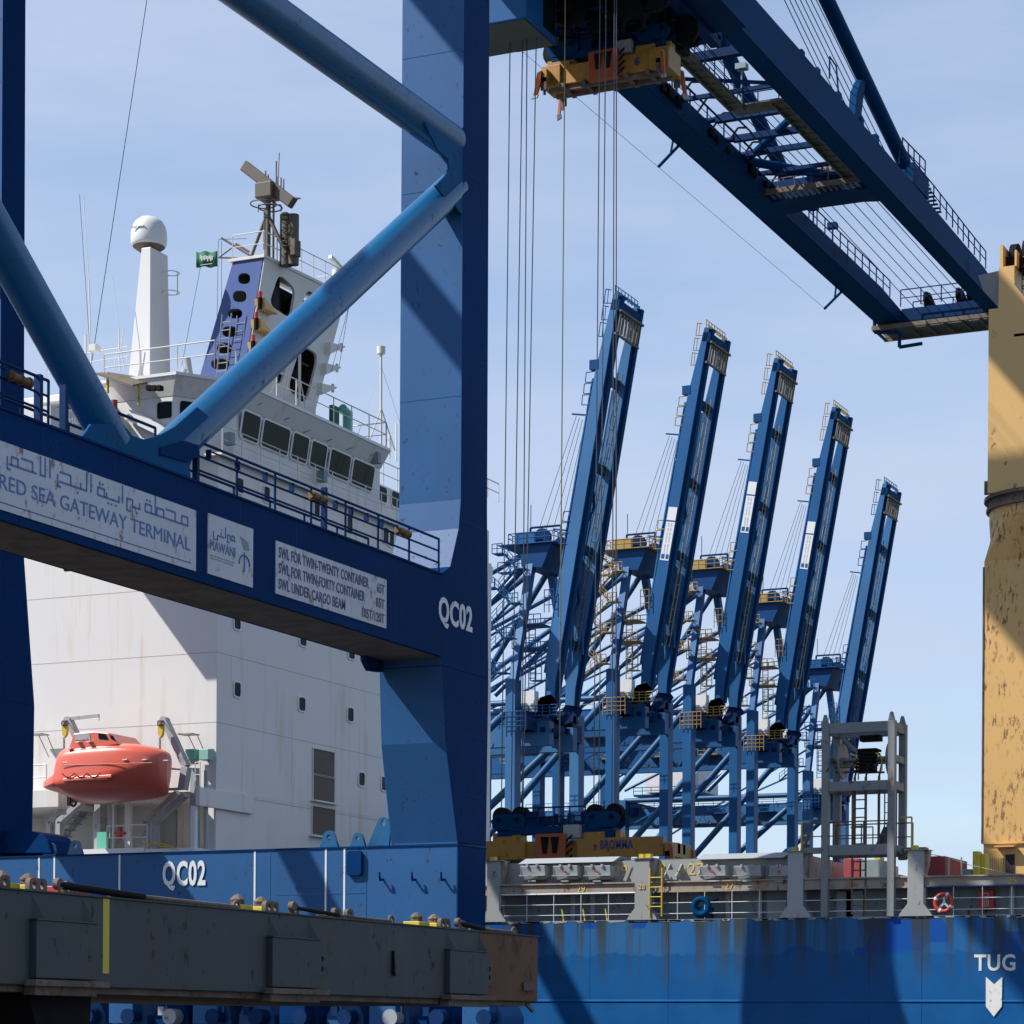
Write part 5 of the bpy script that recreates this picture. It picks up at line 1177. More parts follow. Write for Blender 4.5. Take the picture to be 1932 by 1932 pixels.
ms=plate(outer,H_,Cb,(1,0,0),zdv,.08,'mast_side',M['shipblue'],sh)
def locf(px,py): q=P(px,py,X=XM)-Cb; return (q.y,q.z)
Hf=[]
def rr4(a,b_,c_,d_,k=.28):
    pts=[];P4=[a,b_,c_,d_]
    for i in range(4):
        p0,p1,p2=V(P4[i-1]),V(P4[i]),V(P4[(i+1)%4])
        s=p1+(p0-p1)*k; e=p1+(p2-p1)*k
        for j in range(5): t=j/4; pts.append(tuple(s*(1-t)**2+p1*2*t*(1-t)+e*t*t))
    return pts
for q in (((524,516),(556,546),(546,602),(505,575)),((578,546),(604,565),(598,612),(562,588)),((508,620),(545,648),(530,730),(490,700)),((565,650),(600,670),(575,765),(540,735))):
    Hf.append(rr4(*[locf(*p) for p in q]))
of=[(0,0),(Ct.y-Cb.y,Ct.z-Cb.z),locf(650,560),locf(586,800)]
plate(of,Hf,Cb,(0,1,0),(0,0,1),.12,'mast_front',M['cream'],ms)
# back and far walls
L0=V(locf(650,560)); far_t=Cb+V((0,L0.x,L0.y)); L1=V(locf(586,800)); far_b=Cb+V((0,L1.x,L1.y))
bt=inpl(442,489,Cb,nS); bb=inpl(368,745,Cb,nS)
dx_t,dx_b=bt.x-XM,bb.x-XM
b=MB(); b.add([far_t,far_b,far_b+V((dx_b,0,0)),far_t+V((dx_t,0,0))],[(0,1,2,3)]); 
b.add([Ct+V((dx_t,0,0)),Ct+V((dx_t,(far_t.y-Ct.y),0)),Cb+V((dx_b,(far_b.y-Cb.y),0)),Cb+V((dx_b,0,0))],[(0,1,2,3)])
b.build('mast_back',M['soot'],ms)
b=MB(); 
for k in (.22,.45,.68):
    p=Cb.lerp(Ct,k); b.box(p.x-2,p.x-.1,p.y+.8,p.y+5,p.z,p.z+.08)
b.tube((XM-.9,Ct.y+2,Cb.z),(XM-.9,Ct.y+2,Ct.z),.45,14); b.tube((XM-1.1,Ct.y+4.4,Cb.z),(XM-1.1,Ct.y+4.4,Ct.z-.5),.35,12); b.build('exhaust_pipe',M['darkin'],ms)
tpz=Ct.z
b=MB(); b.add([Ct+V((-1.6,-.15,0)),Ct+V((.12,-.15,0)),far_t+V((.12,.3,0)),far_t+V((-1.6,.3,0)),Ct+V((-1.6,-.15,.12)),Ct+V((.12,-.15,.12)),far_t+V((.12,.3,.12)),far_t+V((-1.6,.3,.12))],[(0,3,2,1),(4,5,6,7),(0,1,5,4),(1,2,6,5),(2,3,7,6),(3,0,4,7)]); b.build('mast_platform',M['cream'],ms)
b=MB(); rail(b,[Ct+V((-1.5,0,.12)),Ct+V((.05,0,.12)),far_t+V((.05,.2,.12)),far_t+V((-1.5,.2,.12))],1.0,.025,1.1,1); b.build('mast_rail',M['cream'],ms)
# top mast with radar
g=lambda x,y: P(x,y,Y=Ct.y+.9)
b=MB(); c0_=g(505,380)
for px,r_ in ((506,.2),(516,.09),(531,.28),(545,.24)): a_=g(px,400);b.tube((a_.x,a_.y+(.4 if px>520 else 0),Ct.z),(a_.x,a_.y+(.4 if px>520 else 0),g(px,378 if px<520 else 400).z),r_*(.55 if px<520 else .95),12)
b.tube(g(475,482),g(505,400),.07,8); b.tube(g(500,395),g(540,478),.09,8); b.tube(g(500,395),g(499,470),.06,8)
b.build('top_mast',M['soot'],ms)
b=MB(); b.torus(g(497,385),(0,0,1),.55,.03,18,5); b.torus(g(510,392),(0,0,1),.5,.03,18,5); rail(b,[g(487,400),g(530,400)],.3,.02,.5,0)
for px,py,h_ in ((501,328,.4),(506,333,.35),(521,330,.9),(524,335,.3),(530,345,.5),(535,348,.5)): a_=g(px,py+24); b.tube(a_,a_+V((0,0,h_*.9+.3)),.03,5)
b.tube(g(525,335),g(527,288),.02,4); b.box(g(548,460).x,g(556,460).x,Ct.y+.9,Ct.y+1.4,g(550,480).z,g(550,450).z)
for k in range(8): b.torus(g(538,402+9*k),(0,0,1),.12,.02,8,4)
b.tube(g(418,449),g(475,484),.05,5); b.tube(g(413,486),g(448,487),.04,5); b.tube(g(413,486),g(440,466),.03,5); b.tube(g(412,452),g(465,450),.012,4); b.tube(g(445,460),g(470,475),.05,5)
b.build('mast_fitting',M['rusty'],ms)
b=MB(); p_,q_=g(461,313),g(553,384); b.bar(p_,q_,.36,.46); b.build('radar_scanner',M['soot'],ms,bevel=.05)
b=MB(); a_=g(503,366); b.box(a_.x-.35,a_.x+.45,a_.y-.4,a_.y+.4,a_.z-.25,a_.z+.4); b.prism([g(543,368),g(569,373),g(555,378),g(543,384)],(0,.1,0)); b.build('radar_gearbox',M['soot'],ms,bevel=.05)
a_=P(638,552,X=XM-.3); b=MB(); b.tube(a_+V((0,0,-.3)),a_+V((0,0,.25)),.25,14); b.bar(P(623,476+8,X=XM-.3),P(648,506+5,X=XM-.3),.16,.16); a2=P(636,516,X=XM-.3); b.tube(a2-V((0,0,.5)),a2+V((0,0,.15)),.22,12); b.tube(P(628,550,X=XM-.3),a2,.06,6); b.build('small_radar',M['cream'],ms)
for px,py in ((496,599-28),(489,640-30),(483,683-30)):
    a_=P(px-6,py,X=XM+.2); b=MB(); b.prism([a_+V((-.2,-.1,.15)),a_+V((-.2,1.0,-.25)),a_+V((-.2,.0,-.25))],(.5,0,0)); nl=b.build('lamp_shelf',M['tan2'],ms)
    b=MB(); b.tube(a_+V((.1,-.15,-.3)),a_+V((.1,-.15,.15)),.1,8); b.build('signal_lamp',M['black'],nl)
    b=MB(); b.tube(a_+V((.1,-.15,.15)),a_+V((.1,-.15,.4)),.09,8); b.build('lamp_cap',M['red'],nl)
for px,py in ((640,656),(632,695),(624,733)):
    a_=P(px-28,py,X=XM); b_=P(px,py,X=XM); b=MB(); b.prism([a_+V((0,0,.2)),a_+V((0,0,-.3)),b_+V((0,0,-.02)),b_+V((0,0,.04))],(.3,0,0)); b.tube(b_+V((.1,0,-.18)),b_+V((.1,0,.18)),.07,8); b.build('lamp_shelf',M['cream'],ms)
b=MB(); a_,c_=inpl(428,700,Cb,nS),inpl(440,598,Cb,nS); ladder(b,a_+V((0,-.5,-.8)),c_+V((0,-.5,0)),(1,0,0),.45,.03,.35); ladder(b,a_+V((.5,-.15,-.8)),c_+V((.45,-.1,0)),(1,0,0),.4,.025,.35); b.build('mast_ladder',M['boxgrey'],ms)
fl=thing('ship_flag','small dark green flag with white script flying left of the ship mast','flag',P(410,480,Y=Ct.y+.9))
n=10; vs=[];fs_=[]
for j in range(2):
    for i in range(n+1):
        q=P(370+40*i/n,(475+1.5*sin(i*1.1)) if j==0 else (504+1.5*sin(i*1.1+.4)),Y=Ct.y+.9+.06*sin(i*1.3)); vs.append(q)
fs_=[(i,i+1,n+2+i,n+1+i) for i in range(n)]
b=MB(); b.add(vs,fs_,True); fo_=b.build('cloth',M['flag'],fl); sm=fo_.modifiers.new('s','SOLIDIFY'); sm.thickness=.02
b=MB(); b.box(P(378,498,Y=Ct.y+.8).x,P(400,498,Y=Ct.y+.8).x,Ct.y+.80,Ct.y+.81,P(390,499,Y=Ct.y+.8).z,P(390,498,Y=Ct.y+.8).z)
for i in range(9): a_=P(377+2.8*i,485+(i%3),Y=Ct.y+.8); b.box(a_.x,a_.x+.05,Ct.y+.80,Ct.y+.81,a_.z-.07*(1+i%2),a_.z+.08)
b.build('script',M['flagw'],fl)
b=MB(); g=lambda x,y: P(x,y,Y=Ct.y+.9)
for l_ in (((378,505),(343,690)),((412,453),(408,690)),((418,455),(418,600)),((658,579),(625,700)),((658,579),(640,690)),((277,0),(172,690)),((150,367),(172,690))): b.tube(g(*l_[0]),g(*l_[1]),.012 if l_[0][0]!=277 else .02,4)
b.build('halyard',M['wire'],sh)
# antennas
b=MB(); g=lambda x,y: P(x,y,Y=86.5)
for l_,r_ in ((((157,367),(168,530)),.015),(((168,530),(172,690)),.03),(((211,519),(224,620)),.012),(((224,620),(226,700)),.03),(((162,632),(162,700)),.05),(((233,622),(224,680)),.02),(((224,650),(214,700)),.02),(((226,650),(236,700)),.02)): b.tube(g(*l_[0]),g(*l_[1]),r_,5)
b.box(g(170,650).x,g(182,650).x,86.4,86.8,g(176,662).z,g(176,650).z); b.build('whip_antenna',M['cream'],sh)
b=MB(); g=lambda x,y: P(x,y,X=XA-1.0)
b.tube(g(719,845),g(719,670),.06,6); b.tube(g(719,670),g(719,664),.09,8)
for l_ in (((719,770),(690,850)),((719,770),(745,850)),((719,690),(672,830)),((719,690),(765,830)),((748,800),(748,870)),((735,820),(735,865))): b.tube(g(*l_[0]),g(*l_[1]),.04 if l_[0][1]>=770 else .012,5)
b.disc(g(719,661),(0,0,1),.19,.32,12); b.torus(g(733,842),(1,0,0),.3,.02,14,4); b.build('antenna_mast',M['cream'],sh)
b=MB(); a_=P(656,790,X=XA-1); b.tube(a_-V((0,0,.6)),a_+V((0,0,.3)),.22,12); b.tube(a_+V((0,0,.2)),a_+V((0,-.5,.35)),.2,12); b.build('ventilator',M['bluedark'] if 0 else M['rubbish'],sh)
b=MB(); a_=P(630,786,X=XA-1); b.box(a_.x-.1,a_.x+.1,a_.y-.25,a_.y+.3,a_.z-.45,a_.z+.45); b.build('notice_panel',M['flag'],sh)
b=MB(); g=lambda x,y: P(x,y,X=XA-1.0)
for l_ in (((545,700),(535,770)),((520,715),(508,745)),((533,705),(520,700)),((548,740),(525,752))): b.tube(g(*l_[0]),g(*l_[1]),.05,6)
a_=P(565,720,X=XA-1.2); b.tube((a_.x,a_.y,zR),(a_.x,a_.y,zR+3),.07,6); b.tube((a_.x,a_.y-.9,zR),(a_.x,a_.y,zR+2),.03,5); b.tube((a_.x,a_.y+.9,zR),(a_.x,a_.y,zR+2),.03,5)
a_=P(515,700,X=XA-1.2); b.tube((a_.x,a_.y,zR),(a_.x,a_.y,zR+2.4),.06,6)
b.build('light_pole',M['cream'],sh)
b=MB(); a_=P(358,690,Y=86); b.tube(a_-V((0,0,.5)),a_+V((-.15,0,.3)),.16,10); a_=P(350,702,Y=86); b.tube(a_-V((.1,0,.3)),a_+V((.05,0,.1)),.2,10); b.build('vent_cowl',M['boxgrey'],sh)

# ------------------------------------------------------------------ the five far cranes with raised booms
# local frame: origin at the foot of the near waterside leg, X seaward, Y along the far quay
HG=39.5; SP=18.3; CYc=SP/2
def far_crane(name,body,railm,lit_,banner):
    r=thing(name,'x','crane',(0,0,0),'far quay cranes with raised booms')
    B_=M['farbody']; F_=M['farbody']; LIT=M[lit_]; RL=M[railm]; DK=M['bluedark']  # light put into colour: dark body, paler material on the sunlit faces
    for y in (0,SP):
        b=MB(); b.box(-1.25,0,y,y+1.7,0,42.0 if y==0 else 40.0); lit_side(b.build('waterside_leg',B_,r,bevel=.04),LIT)
        b=MB(); b.box(-31.8,-30.5,y,y+1.7,0,38.5); lit_side(b.build('landside_leg',B_,r,bevel=.04),LIT)
        
        b=MB(); b.tube((-30.5,y+.8,14.2),(-1.2,y+.8,38.6),.48,12); b.build('brace_tube',M['fartube'],r)
        
        b=MB(); b.tube((-31,y+.8,38.4),(-.8,y+.8,38.4),.40,10); b.build('upper_tie_tube',M['fartube'],r)
    for x in (-31,):
        b=MB(); b.box(x-.6,x+.6,1.7,SP,36.4,38.4); b.build('cross_beam',F_,r)
    b=MB()
    for y in (CYc-3.4,CYc+3.4): b.box(-52,2,y-.6,y+.6,34.9,37.7)
    lit_side(b.build('trolley_girder',F_,r),LIT)
    b=MB()
    for y in (CYc-4.4,CYc+4.4):
        rail(b,[(-50,y,37.7),(0,y,37.7)],1.1,.05,2.5,1,4)
    for k in range(5): b.box(-10-k*8,-7-k*8,CYc-5.6,CYc-4.0,36.2,36.35); rail(b,[(-10-k*8,CYc-5.6,36.3),(-7-k*8,CYc-5.6,36.3)],1.1,.06,1,1,4)
    b.build('girder_rail',RL,r)
    # A-frame
    AX=-1.0; AZ=57.5
    for y,s in ((0,1),(SP,-1)):
        b=MB(); b.bar((-.8,y+.8,40.4),(AX,CYc-s*2.4,AZ),0.85,1.0,(0,1,0)); lit_side(b.build('mast_leg',F_,r),LIT)
        b=MB(); b.tube((AX,CYc-s*2.6,AZ+.4),(-31,y+.8,42.5),.36,8); b.build('back_stay',M['fartube'],r)
        b=MB(); b.tube((AX,CYc-s*2.6,AZ-.8),(-17,y+.8,39.5),.36,8); b.tube((AX-3,CYc-s*2.6,AZ-4),(-31,y+.8,40),.22,8); b.build('back_stay',M['fartube'],r)
        b=MB(); b.tube((AX,y*.5+CYc*.5-s*1.2,AZ-8),(-31,y+.8,31+3),.16,5); b.tube((-.9,y*.8+CYc*.2,AZ-15),(-16,y+.8,36.5),.14,5); b.tube((2.2,CYc-s*1.4,AZ-1),(2.6,CYc-s*1.4,44.5),.18,6); b.tube((3.4,CYc-s*1.8,AZ-1),(3.6,CYc-s*1.8,46),.18,6); b.build('folded_stay',M['bluefar'],r)
    b=MB(); b.prism([(AX-1.0,CYc-3.4,AZ-1.6),(AX+1.6,CYc-3.4,AZ-1.9),(AX+2.6,CYc-3.4,AZ+.4),(AX+2.8,CYc-3.4,AZ+.9),(AX-1.2,CYc-3.4,AZ+.9)],(0,6.8,0)); ap=b.build('apex_beam',F_,r)
    b=MB(); random.seed(2)
    b.box(AX-3.8,AX+3.4,CYc-4.0,CYc+4.8,AZ+.9,AZ+1.0)
    rail(b,[(AX-2.4,CYc-4.0,AZ+1),(AX+3.4,CYc-4.0,AZ+1),(AX+3.4,CYc+4.0,AZ+1),(AX-2.4,CYc+4.0,AZ+1),(AX-2.4,CYc-4.0,AZ+1)],1.15,.06,1.2,1,4)
    b.box(AX-3,AX-.5,CYc-5.6,CYc-4.2,AZ-2.6,AZ-2.5); rail(b,[(AX-3,CYc-5.6,AZ-2.5),(AX-.5,CYc-5.6,AZ-2.5)],1.1,.06,.8,1,4)
    for i in range(12): y=CYc-4+i*.7; b.box(AX-1.6,AX-1.0+random.uniform(0,2),y,y+.3,AZ+1,AZ+1.3+random.uniform(0,1.0))
    b.build('apex_platform',RL,r)
    b=MB(); b.disc((AX+1.5,CYc-3,AZ+1.6),(0,1,0),1.1,.5,16); b.disc((AX+1.5,CYc+2.5,AZ+1.6),(0,1,0),1.1,.5,16); b.path([(AX-.5,CYc-2,AZ+1),(AX-.5,CYc-2,AZ+3.1),(AX+3.4,CYc-2,AZ+3.1),(AX+3.4,CYc-2,AZ+1.8)],.14,5); b.tube((AX,CYc-3,AZ+3),(AX,CYc-3,AZ+5.6),.05,4); b.build('apex_sheave',DK,ap)
    # zig-zag stairs up the near mast leg
    b=MB(); nst=8
    for k in range(nst):
        z0=40.5+k*2.1; t=k/nst; y=.2+6*t
        xa,xb_=(-4.6+2.2*t*.5,-2.0+.3*t) if k%2==0 else (-2.0+.3*t,-4.6+2.2*t*.5)
        b.bar((xa,y-1.0,z0),(xb_,y-1.0,z0+2.1),.5,.12); rail(b,[(xa,y-1.3,z0),(xb_,y-1.3,z0+2.1)],1.0,.05,1.1,1,4)
        for q_ in range(6): f_=(q_+.5)/6; b.box(xa+(xb_-xa)*f_-.14,xa+(xb_-xa)*f_+.14,y-1.3,y-.7,z0+2.1*f_,z0+2.1*f_+.05)
        xs=min(xb_,xb_+ (1.3 if xb_>-3 else -1.3)); b.box(xs,xs+1.3,y-1.5,y+.2,z0+2.05,z0+2.15); rail(b,[(xs,y-1.5,z0+2.1),(xs+1.3,y-1.5,z0+2.1)],1.1,.06,.65,1,4)
    b.build('mast_stair',RL,r)
    # boom raised 80 degrees
    an=radians(80.2); ux=V((cos(an),0,sin(an))); un=V((-sin(an),0,cos(an)))   # along the boom; un points to its upper (landward) side
    H0=V((2.3,0,HG+.6)); LN=46.6
    def bp(s,n,y): return H0+ux*s+un*n+V((0,y,0))
    for y,w in ((CYc-3.9,1.0),(CYc+1.9,1.0)):
        b=MB(); 
        prof=[(0,-.2),(0,1.0),(5,1.7),(9,1.55),(LN-9,1.38),(LN-1.2,.75),(LN,.65),(LN,-.0),(2,-.0)]
        b.prism([bp(s,n,y) for s,n in prof],(0,w,0)); lit_side(b.build('boom_girder',B_,r,bevel=.03),LIT)
        b=MB(); b.prism([bp(s,n,y+w*.5) for s,n in ((0,-.35),(LN,-.35),(LN,-.003),(0,-.003))],(0,w*.5+.25,0)); b.build('trolley_rail',M['blueboom'],r)
    b=MB()
    for s in (7,18,27.5,37.5): b.bar(bp(s,.9,CYc-3),bp(s,.9,CYc+3),1.0,.7,un)
    b.bar(bp(LN-1.2,.2,CYc-3.9),bp(LN-1.2,.2,CYc+2.9),1.2,1.0,un); b.build('boom_cross_beam',M['blueboom'],r)
    b=MB()
    for s in (7,18): b.tube(bp(s,.5,CYc-3),bp(s+5,.5,CYc),.18,6); b.tube(bp(s+5,.5,CYc),bp(s+9.5,.5,CYc-3),.18,6)
    b.build('boom_diagonal',M['blueboom'],r)
    b=MB()
    for i in range(7): b.bar(bp(LN-1.6,-.5,CYc-3.4+i*.9),bp(LN-4.2,-.5,CYc-3.4+i*.9),.5,.12,un)
    b.bar(bp(LN-4.4,-.4,CYc-4),bp(LN-4.4,-.4,CYc+3),.25,.25); b.bar(bp(LN-1.8,-.6,CYc-4),bp(LN-1.8,-.6,CYc+3),.25,.25); b.build('tip_platform',M['grate'],r)
    b=MB(); rail(b,[bp(LN,.4,CYc-3.9),bp(LN,.4,CYc+2.9)],1.0,.06,1.0,1,4)
    for k in range(9): b.box(*sum(([c-.15,c+.15] for c in bp(LN+.3,.4,CYc-3+k*.75)),[]))
    for k in range(3): 
        q0=bp(LN-1-k*1.9,.8,CYc-3.7); b.path([q0,q0+V((-.9,0,.1)),q0+V((-.7,0,1.7)),q0+V((0,0,1.5))],.06,4); b.tube(q0+V((-.5,0,0)),q0+V((-.35,0,1.6)),.05,4)
    b.build('tip_rail',RL,r)
    b=MB(); ladder(b,bp(6,1.2,CYc-1.8),bp(LN-3,1.2,CYc-1.8),(0,1,0),.8,.06,1.0); ladder(b,bp(6,.2,CYc+.6),bp(LN-8,.2,CYc+.6),(0,1,0),1.2,.07,1.6); b.tube(bp(5,.6,CYc-.8),bp(LN-4,.6,CYc-.8),.12,5)
    for k in range(15): q0=bp(8+k*2.6,1.4,CYc-1.0); b.box(q0.x-.3,q0.x+.5,q0.y-.2,q0.y+.4,q0.z,q0.z+.3)
    b.build('boom_ladder',RL if railm!='bluefar' else M['grate'],r)
    b=MB()
    for s,w_ in ((37.0,1.6),(32.8,.0),(19.5,.0)):
        if w_: b.box(*sum(([c-.55,c+.55] for c in bp(s+1.5,1.65,CYc-3.4)),[]))
        else: b.bar(bp(s,1.4,CYc-3.4),bp(s,3.6,CYc-3.4),.26,.16)
    b.build('stay_fitting',F_,r)
    b=MB()
    for s in (36.5,20.5): 
        for k in range(3): q0=bp(s-k*1.3,1.35,CYc-3.9); b.path([q0,q0+V((-1.0,0,.1)),q0+V((-.9,0,1.2)),q0+V((-.1,0,1.2))],.06,4)
    q0=bp(2,1.5,CYc-3.9); b.box(q0.x-1.4,q0.x,q0.y-.6,q0.y+.4,q0.z,q0.z+.1); rail(b,[q0+V((-1.4,-.6,0)),q0+V((0,-.6,0))],3.2,.06,.7,3,4)
    q0=bp(10,1.5,CYc-3.9); rail(b,[q0+V((-1.2,-.3,0)),q0+V((0,-.3,0))],2.6,.06,.6,2,4)
    b.build('boom_rail',RL,r)
    b=MB()
    for y in (CYc-3.4,CYc+2.4):
        b.tube(bp(3,1.7,y),bp(19.5,1.85,y),.2,6); b.tube(bp(19.5,1.85,y),bp(37,1.65,y),.2,6)
    b.build('folded_stay',M['bluefar'],r)
    b=MB()
    for k in range(4):
        y=CYc-2.4+k*.9
        b.tube((AX+.5+k*.5,y,AZ+2),bp(32.8,3.5,y),.035,4,cap=False); b.tube((AX+2.0+k*.4,y,AZ+2),bp(19.5,3.5,y),.035,4,cap=False)
    b.build('hoist_rope',M['wire'],r)
    # hinge area
    b=MB(); b.prism([(-.6,CYc-4.3,HG-1.8),(2.2,CYc-4.3,HG-1.0),(3.0,CYc-4.3,HG+.2),(2.2,CYc-4.3,HG+1.2),(.9,CYc-4.3,HG+.9)],(0,.35,0)); b.prism([(-.6,CYc+3,HG-1.8),(2.2,CYc+3,HG-1.0),(3.0,CYc+3,HG+.2),(2.2,CYc+3,HG+1.2),(.9,CYc+3,HG+.9)],(0,.35,0)); b.box(-1.2,.4,1.7,SP,HG-3.0,HG-.9)
    random.seed(31)
    for k in range(26): x_=random.uniform(-1.6,2.2); y_=CYc-5+k*.4; z_=HG-3.4+random.uniform(0,2.6); b.box(x_,x_+random.uniform(.2,.9),y_,y_+random.uniform(.2,.7),z_,z_+random.uniform(.2,.9)); b.build('hinge_beam',M['bluedark'],r)
    b=MB()
    for z_,x_ in ((HG+6.5,-.5),(HG+9.2,-.5)):
        b.box(x_-1.6,x_+2.0,CYc-5.6,CYc-2.4,z_,z_+.12); rail(b,[(x_-1.6,CYc-5.6,z_),(x_+2,CYc-5.6,z_)],1.15,.06,.8,1,4); rail(b,[(x_-1.6,CYc-2.4,z_),(x_+2,CYc-2.4,z_)],1.15,.06,.8,1,4)
    for x_ in (-1.8,0): ladder(b,(x_,CYc-4.6,HG),(x_,CYc-4.6,HG+10),(1,0,0),.8,.07,.6)
    b.box(-3.5,3.6,CYc-5.6,CYc-5.0,HG-1.4,HG-1.3); rail(b,[(-3.5,CYc-5.6,HG-1.3),(3.6,CYc-5.6,HG-1.3)],1.1,.06,.9,2,4); rail(b,[(-1.5,-.3,HG-3.5),(1.5,-.3,HG-3.5)],2.2,.06,.6,3,4)
    b.build('hinge_platform',RL,r)
    b=MB(); b.box(-1.5,.6,CYc-5.2,CYc-4.0,HG-.8,HG+1.6); b.build('equipment_cabinet',M['whiteclean'],r)
    b=MB(); random.seed(9)
    for k in range(10):
        x_=-6-k*2.2; 
        for j in range(6): 
            t0,t1=j/6,(j+1)/6; b.tube((x_-2.2*t0,CYc-4.6,36.4-7*t0*(1-t0)),(x_-2.2*t1,CYc-4.6,36.4-7*t1*(1-t1)),.05,4,cap=False)
    b.build('festoon_cable',M['wire'],r)
    if not banner:
        b=MB(); b.box(-29,-20,CYc-4.5,CYc+4.5,40,45); b.build('machinery_house',M['whiteclean'],r)
        b=MB(); b.box(-30.5,-18.5,CYc-5.8,CYc+5.8,39.3,39.6); rail(b,[(-30.5,CYc-5.8,39.6),(-18.5,CYc-5.8,39.6)],1.1,.06,1.5,1,4); b.build('house_platform',F_,r)
    else:
        for s0,s1 in ((28.2,29.9),(23.0,28.0)):
            b=MB(); b.prism([bp(s,n,CYc-3.9) for s,n in ((s0,.12),(s1,.12),(s1,1.3),(s0,1.3))],(0,-.06,0)); bn=b.build('banner',M['whiteclean'],r)
            if s1-s0>3:
                text('RED SEA GATEWAY TERMINAL','lettering',bp(27.8,.42,CYc-3.965),-ux,un,M['signblue'],bn,w=4.0,h=.2,depth=.01)
                text('RED SEA GATEWAY TERMINAL','lettering',bp(27.8,.8,CYc-3.965),-ux,un,M['signblue'],bn,w=4.0,h=.2,depth=.01)
                b=MB(); b.prism([bp(s,n,CYc-3.965) for s,n in ((23.2,.2),(23.8,.2),(23.8,.6),(23.2,.6))],(0,-.01,0)); b.prism([bp(s,n,CYc-3.965) for s,n in ((23.2,.75),(23.8,.75),(23.8,1.2),(23.2,1.2))],(0,-.01,0)); b.build('banner_emblem',M['bluefar'],bn)
    return r
pa=far_crane('far_quay_crane','bluelit','bluefar','bluelit',False)
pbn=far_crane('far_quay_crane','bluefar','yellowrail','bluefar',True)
def lift(o,dz):
    for c in o.children:
        if c.type=='MESH' and not c.data.get('lifted'):
            for v in c.data.vertices:
                if v.co.z>20: v.co.z+=dz
            c.data['lifted']=1
        lift(c,dz)
lift(pbn,6.6)
FXc=-120.0
def place(r,px): # put the near waterside leg at this photo column
    y=200.0
    for _ in range(40):
        q=V((FXc-.8,y,0)); ct,st=cos(TH),sin(TH); xc=q.x*ct+q.y*st; yc=-q.x*st+q.y*ct
        e=CX+F*xc/yc-px; y-=e*.15
    return V((FXc,y,0))
pa.location=place(pa,956); pa['label']='first and largest crane of the far row, pale paint without yellow stairs'
pbn.location=place(pbn,1145); pbn.scale.z=.97; pbn['label']='second crane of the far row, yellow stairs, its white boom banner set lowest'
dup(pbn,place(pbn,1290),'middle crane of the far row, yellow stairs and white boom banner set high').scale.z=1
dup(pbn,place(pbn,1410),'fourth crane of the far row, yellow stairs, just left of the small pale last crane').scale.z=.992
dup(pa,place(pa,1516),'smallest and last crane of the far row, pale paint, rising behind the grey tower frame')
bans=[c for c in pbn.children if c.name.split('.')[0]=='banner']
for c in bans: c.location=V(c.location)-V((cos(radians(80.2)),0,sin(radians(80.2))))*6.5

# ------------------------------------------------------------------ hatch cover landed on the quay, in the foreground
XHc=-19.4
def hp(x,y,X=XHc): return P(x,y,X=X)
e1=hp(1015,1768); e0z=hp(1015,1893).z; ztc=e1.z; Ye=e1.y; Ym=hp(905,1800).y; zbc=e0z
hc=thing('hatch_cover','long dark grey steel hatch cover with a rusty end, landed on stands in the foreground','hatch cover',(XHc-5,33,0))
b=MB(); b.box(XHc-7,XHc,12,Ym,zbc+.03,ztc); body=b.build('cover_body',M['hatch'],hc,bevel=.01)
b=MB(); b.box(XHc-7,XHc,Ym,Ye,zbc+.03,ztc-.003); b.build('end_section',M['hatchrust'],hc,bevel=.01)
b=MB(); b.box(XHc-7.05,XHc+.03,12,Ye+.03,ztc,ztc+.022); b.build('top_flange',M['hatch'],body)
b=MB(); b.box(XHc-6.9,XHc-.12,12,Ye-.05,zbc-.06,zbc+.03); b.build('bottom_flange',M['rusty'],body)
b=MB(); y=hp(199,1800).y; b.box(XHc,XHc+.006,y-.07,y+.08,zbc+.22,ztc-.01); b.build('yellow_stripe',M['bright'],body)
for c0,c1,bc in ((57,172,1),(504,594,1),(840,912,1)):
    ya,yb=hp(c0,1800).y,hp(c1,1800).y; zk=ztc-.37 ; d=.10
    b=MB(); b.box(XHc,XHc+d,ya,yb,zbc+.12,zk); k=b.build('side_pocket',M['hatch'],body,bevel=.01)
    b=MB()
    for y in (ya+.02,yb-.22):
        b.add([(XHc,y,ztc-.03),(XHc+d,y+.17,zk),(XHc,y+.02,zk),(XHc,y+.2,zk)],[(0,1,2),(0,3,1),(1,3,2),(0,2,3)])
    b.box(XHc,XHc+d+.02,ya-.02,yb+.02,zk,zk+.02); b.build('gusset_plate',M['hatch'],k)
    b=MB(); b.box(XHc,XHc+d+.08,ya-.12,yb+.18,zbc+.02,zbc+.1); b.box(XHc-.1,XHc+d-.02,ya+.0,yb+.02,zbc-.1,zbc+.02); b.build('bearing_pad',M['rusty'],k)
    if c0>100:
        zz0,zz1=zbc+.3,zbc+.72; r_=.07
        plate(rrect(yb,yb+.22,zz0,zz1,.05),[[(yb+.11+.045*cos(a_*pi/6),z_+.045*sin(a_*pi/6)) for a_ in range(12)] for z_ in (zz0+.13,zz1-.13)],(XHc+d*.6,0,0),(0,1,0),(0,0,1),.03,'lashing_plate',M['hatch'],k)
b=MB(); y=hp(1000,1870).y; b.bar((XHc,Ye-.7,zbc+.3),(XHc+.1,Ye-.35,zbc+.35),.1,.16); b.bar((XHc-.1,Ye-.3,zbc-.02),(XHc-.1,Ye+.0,zbc-.15),.05,.05); b.build('lashing_hook',M['rusty'],body)
b=MB(); y=hp(740,1840).y; b.prism([(XHc,y-.02,zbc+.8),(XHc,y+.03,zbc+.45),(XHc,y+.05,zbc+.38),(XHc,y-.03,zbc+.4)],(.05,0,0)); b.build('drain_mark',M['black'],body)
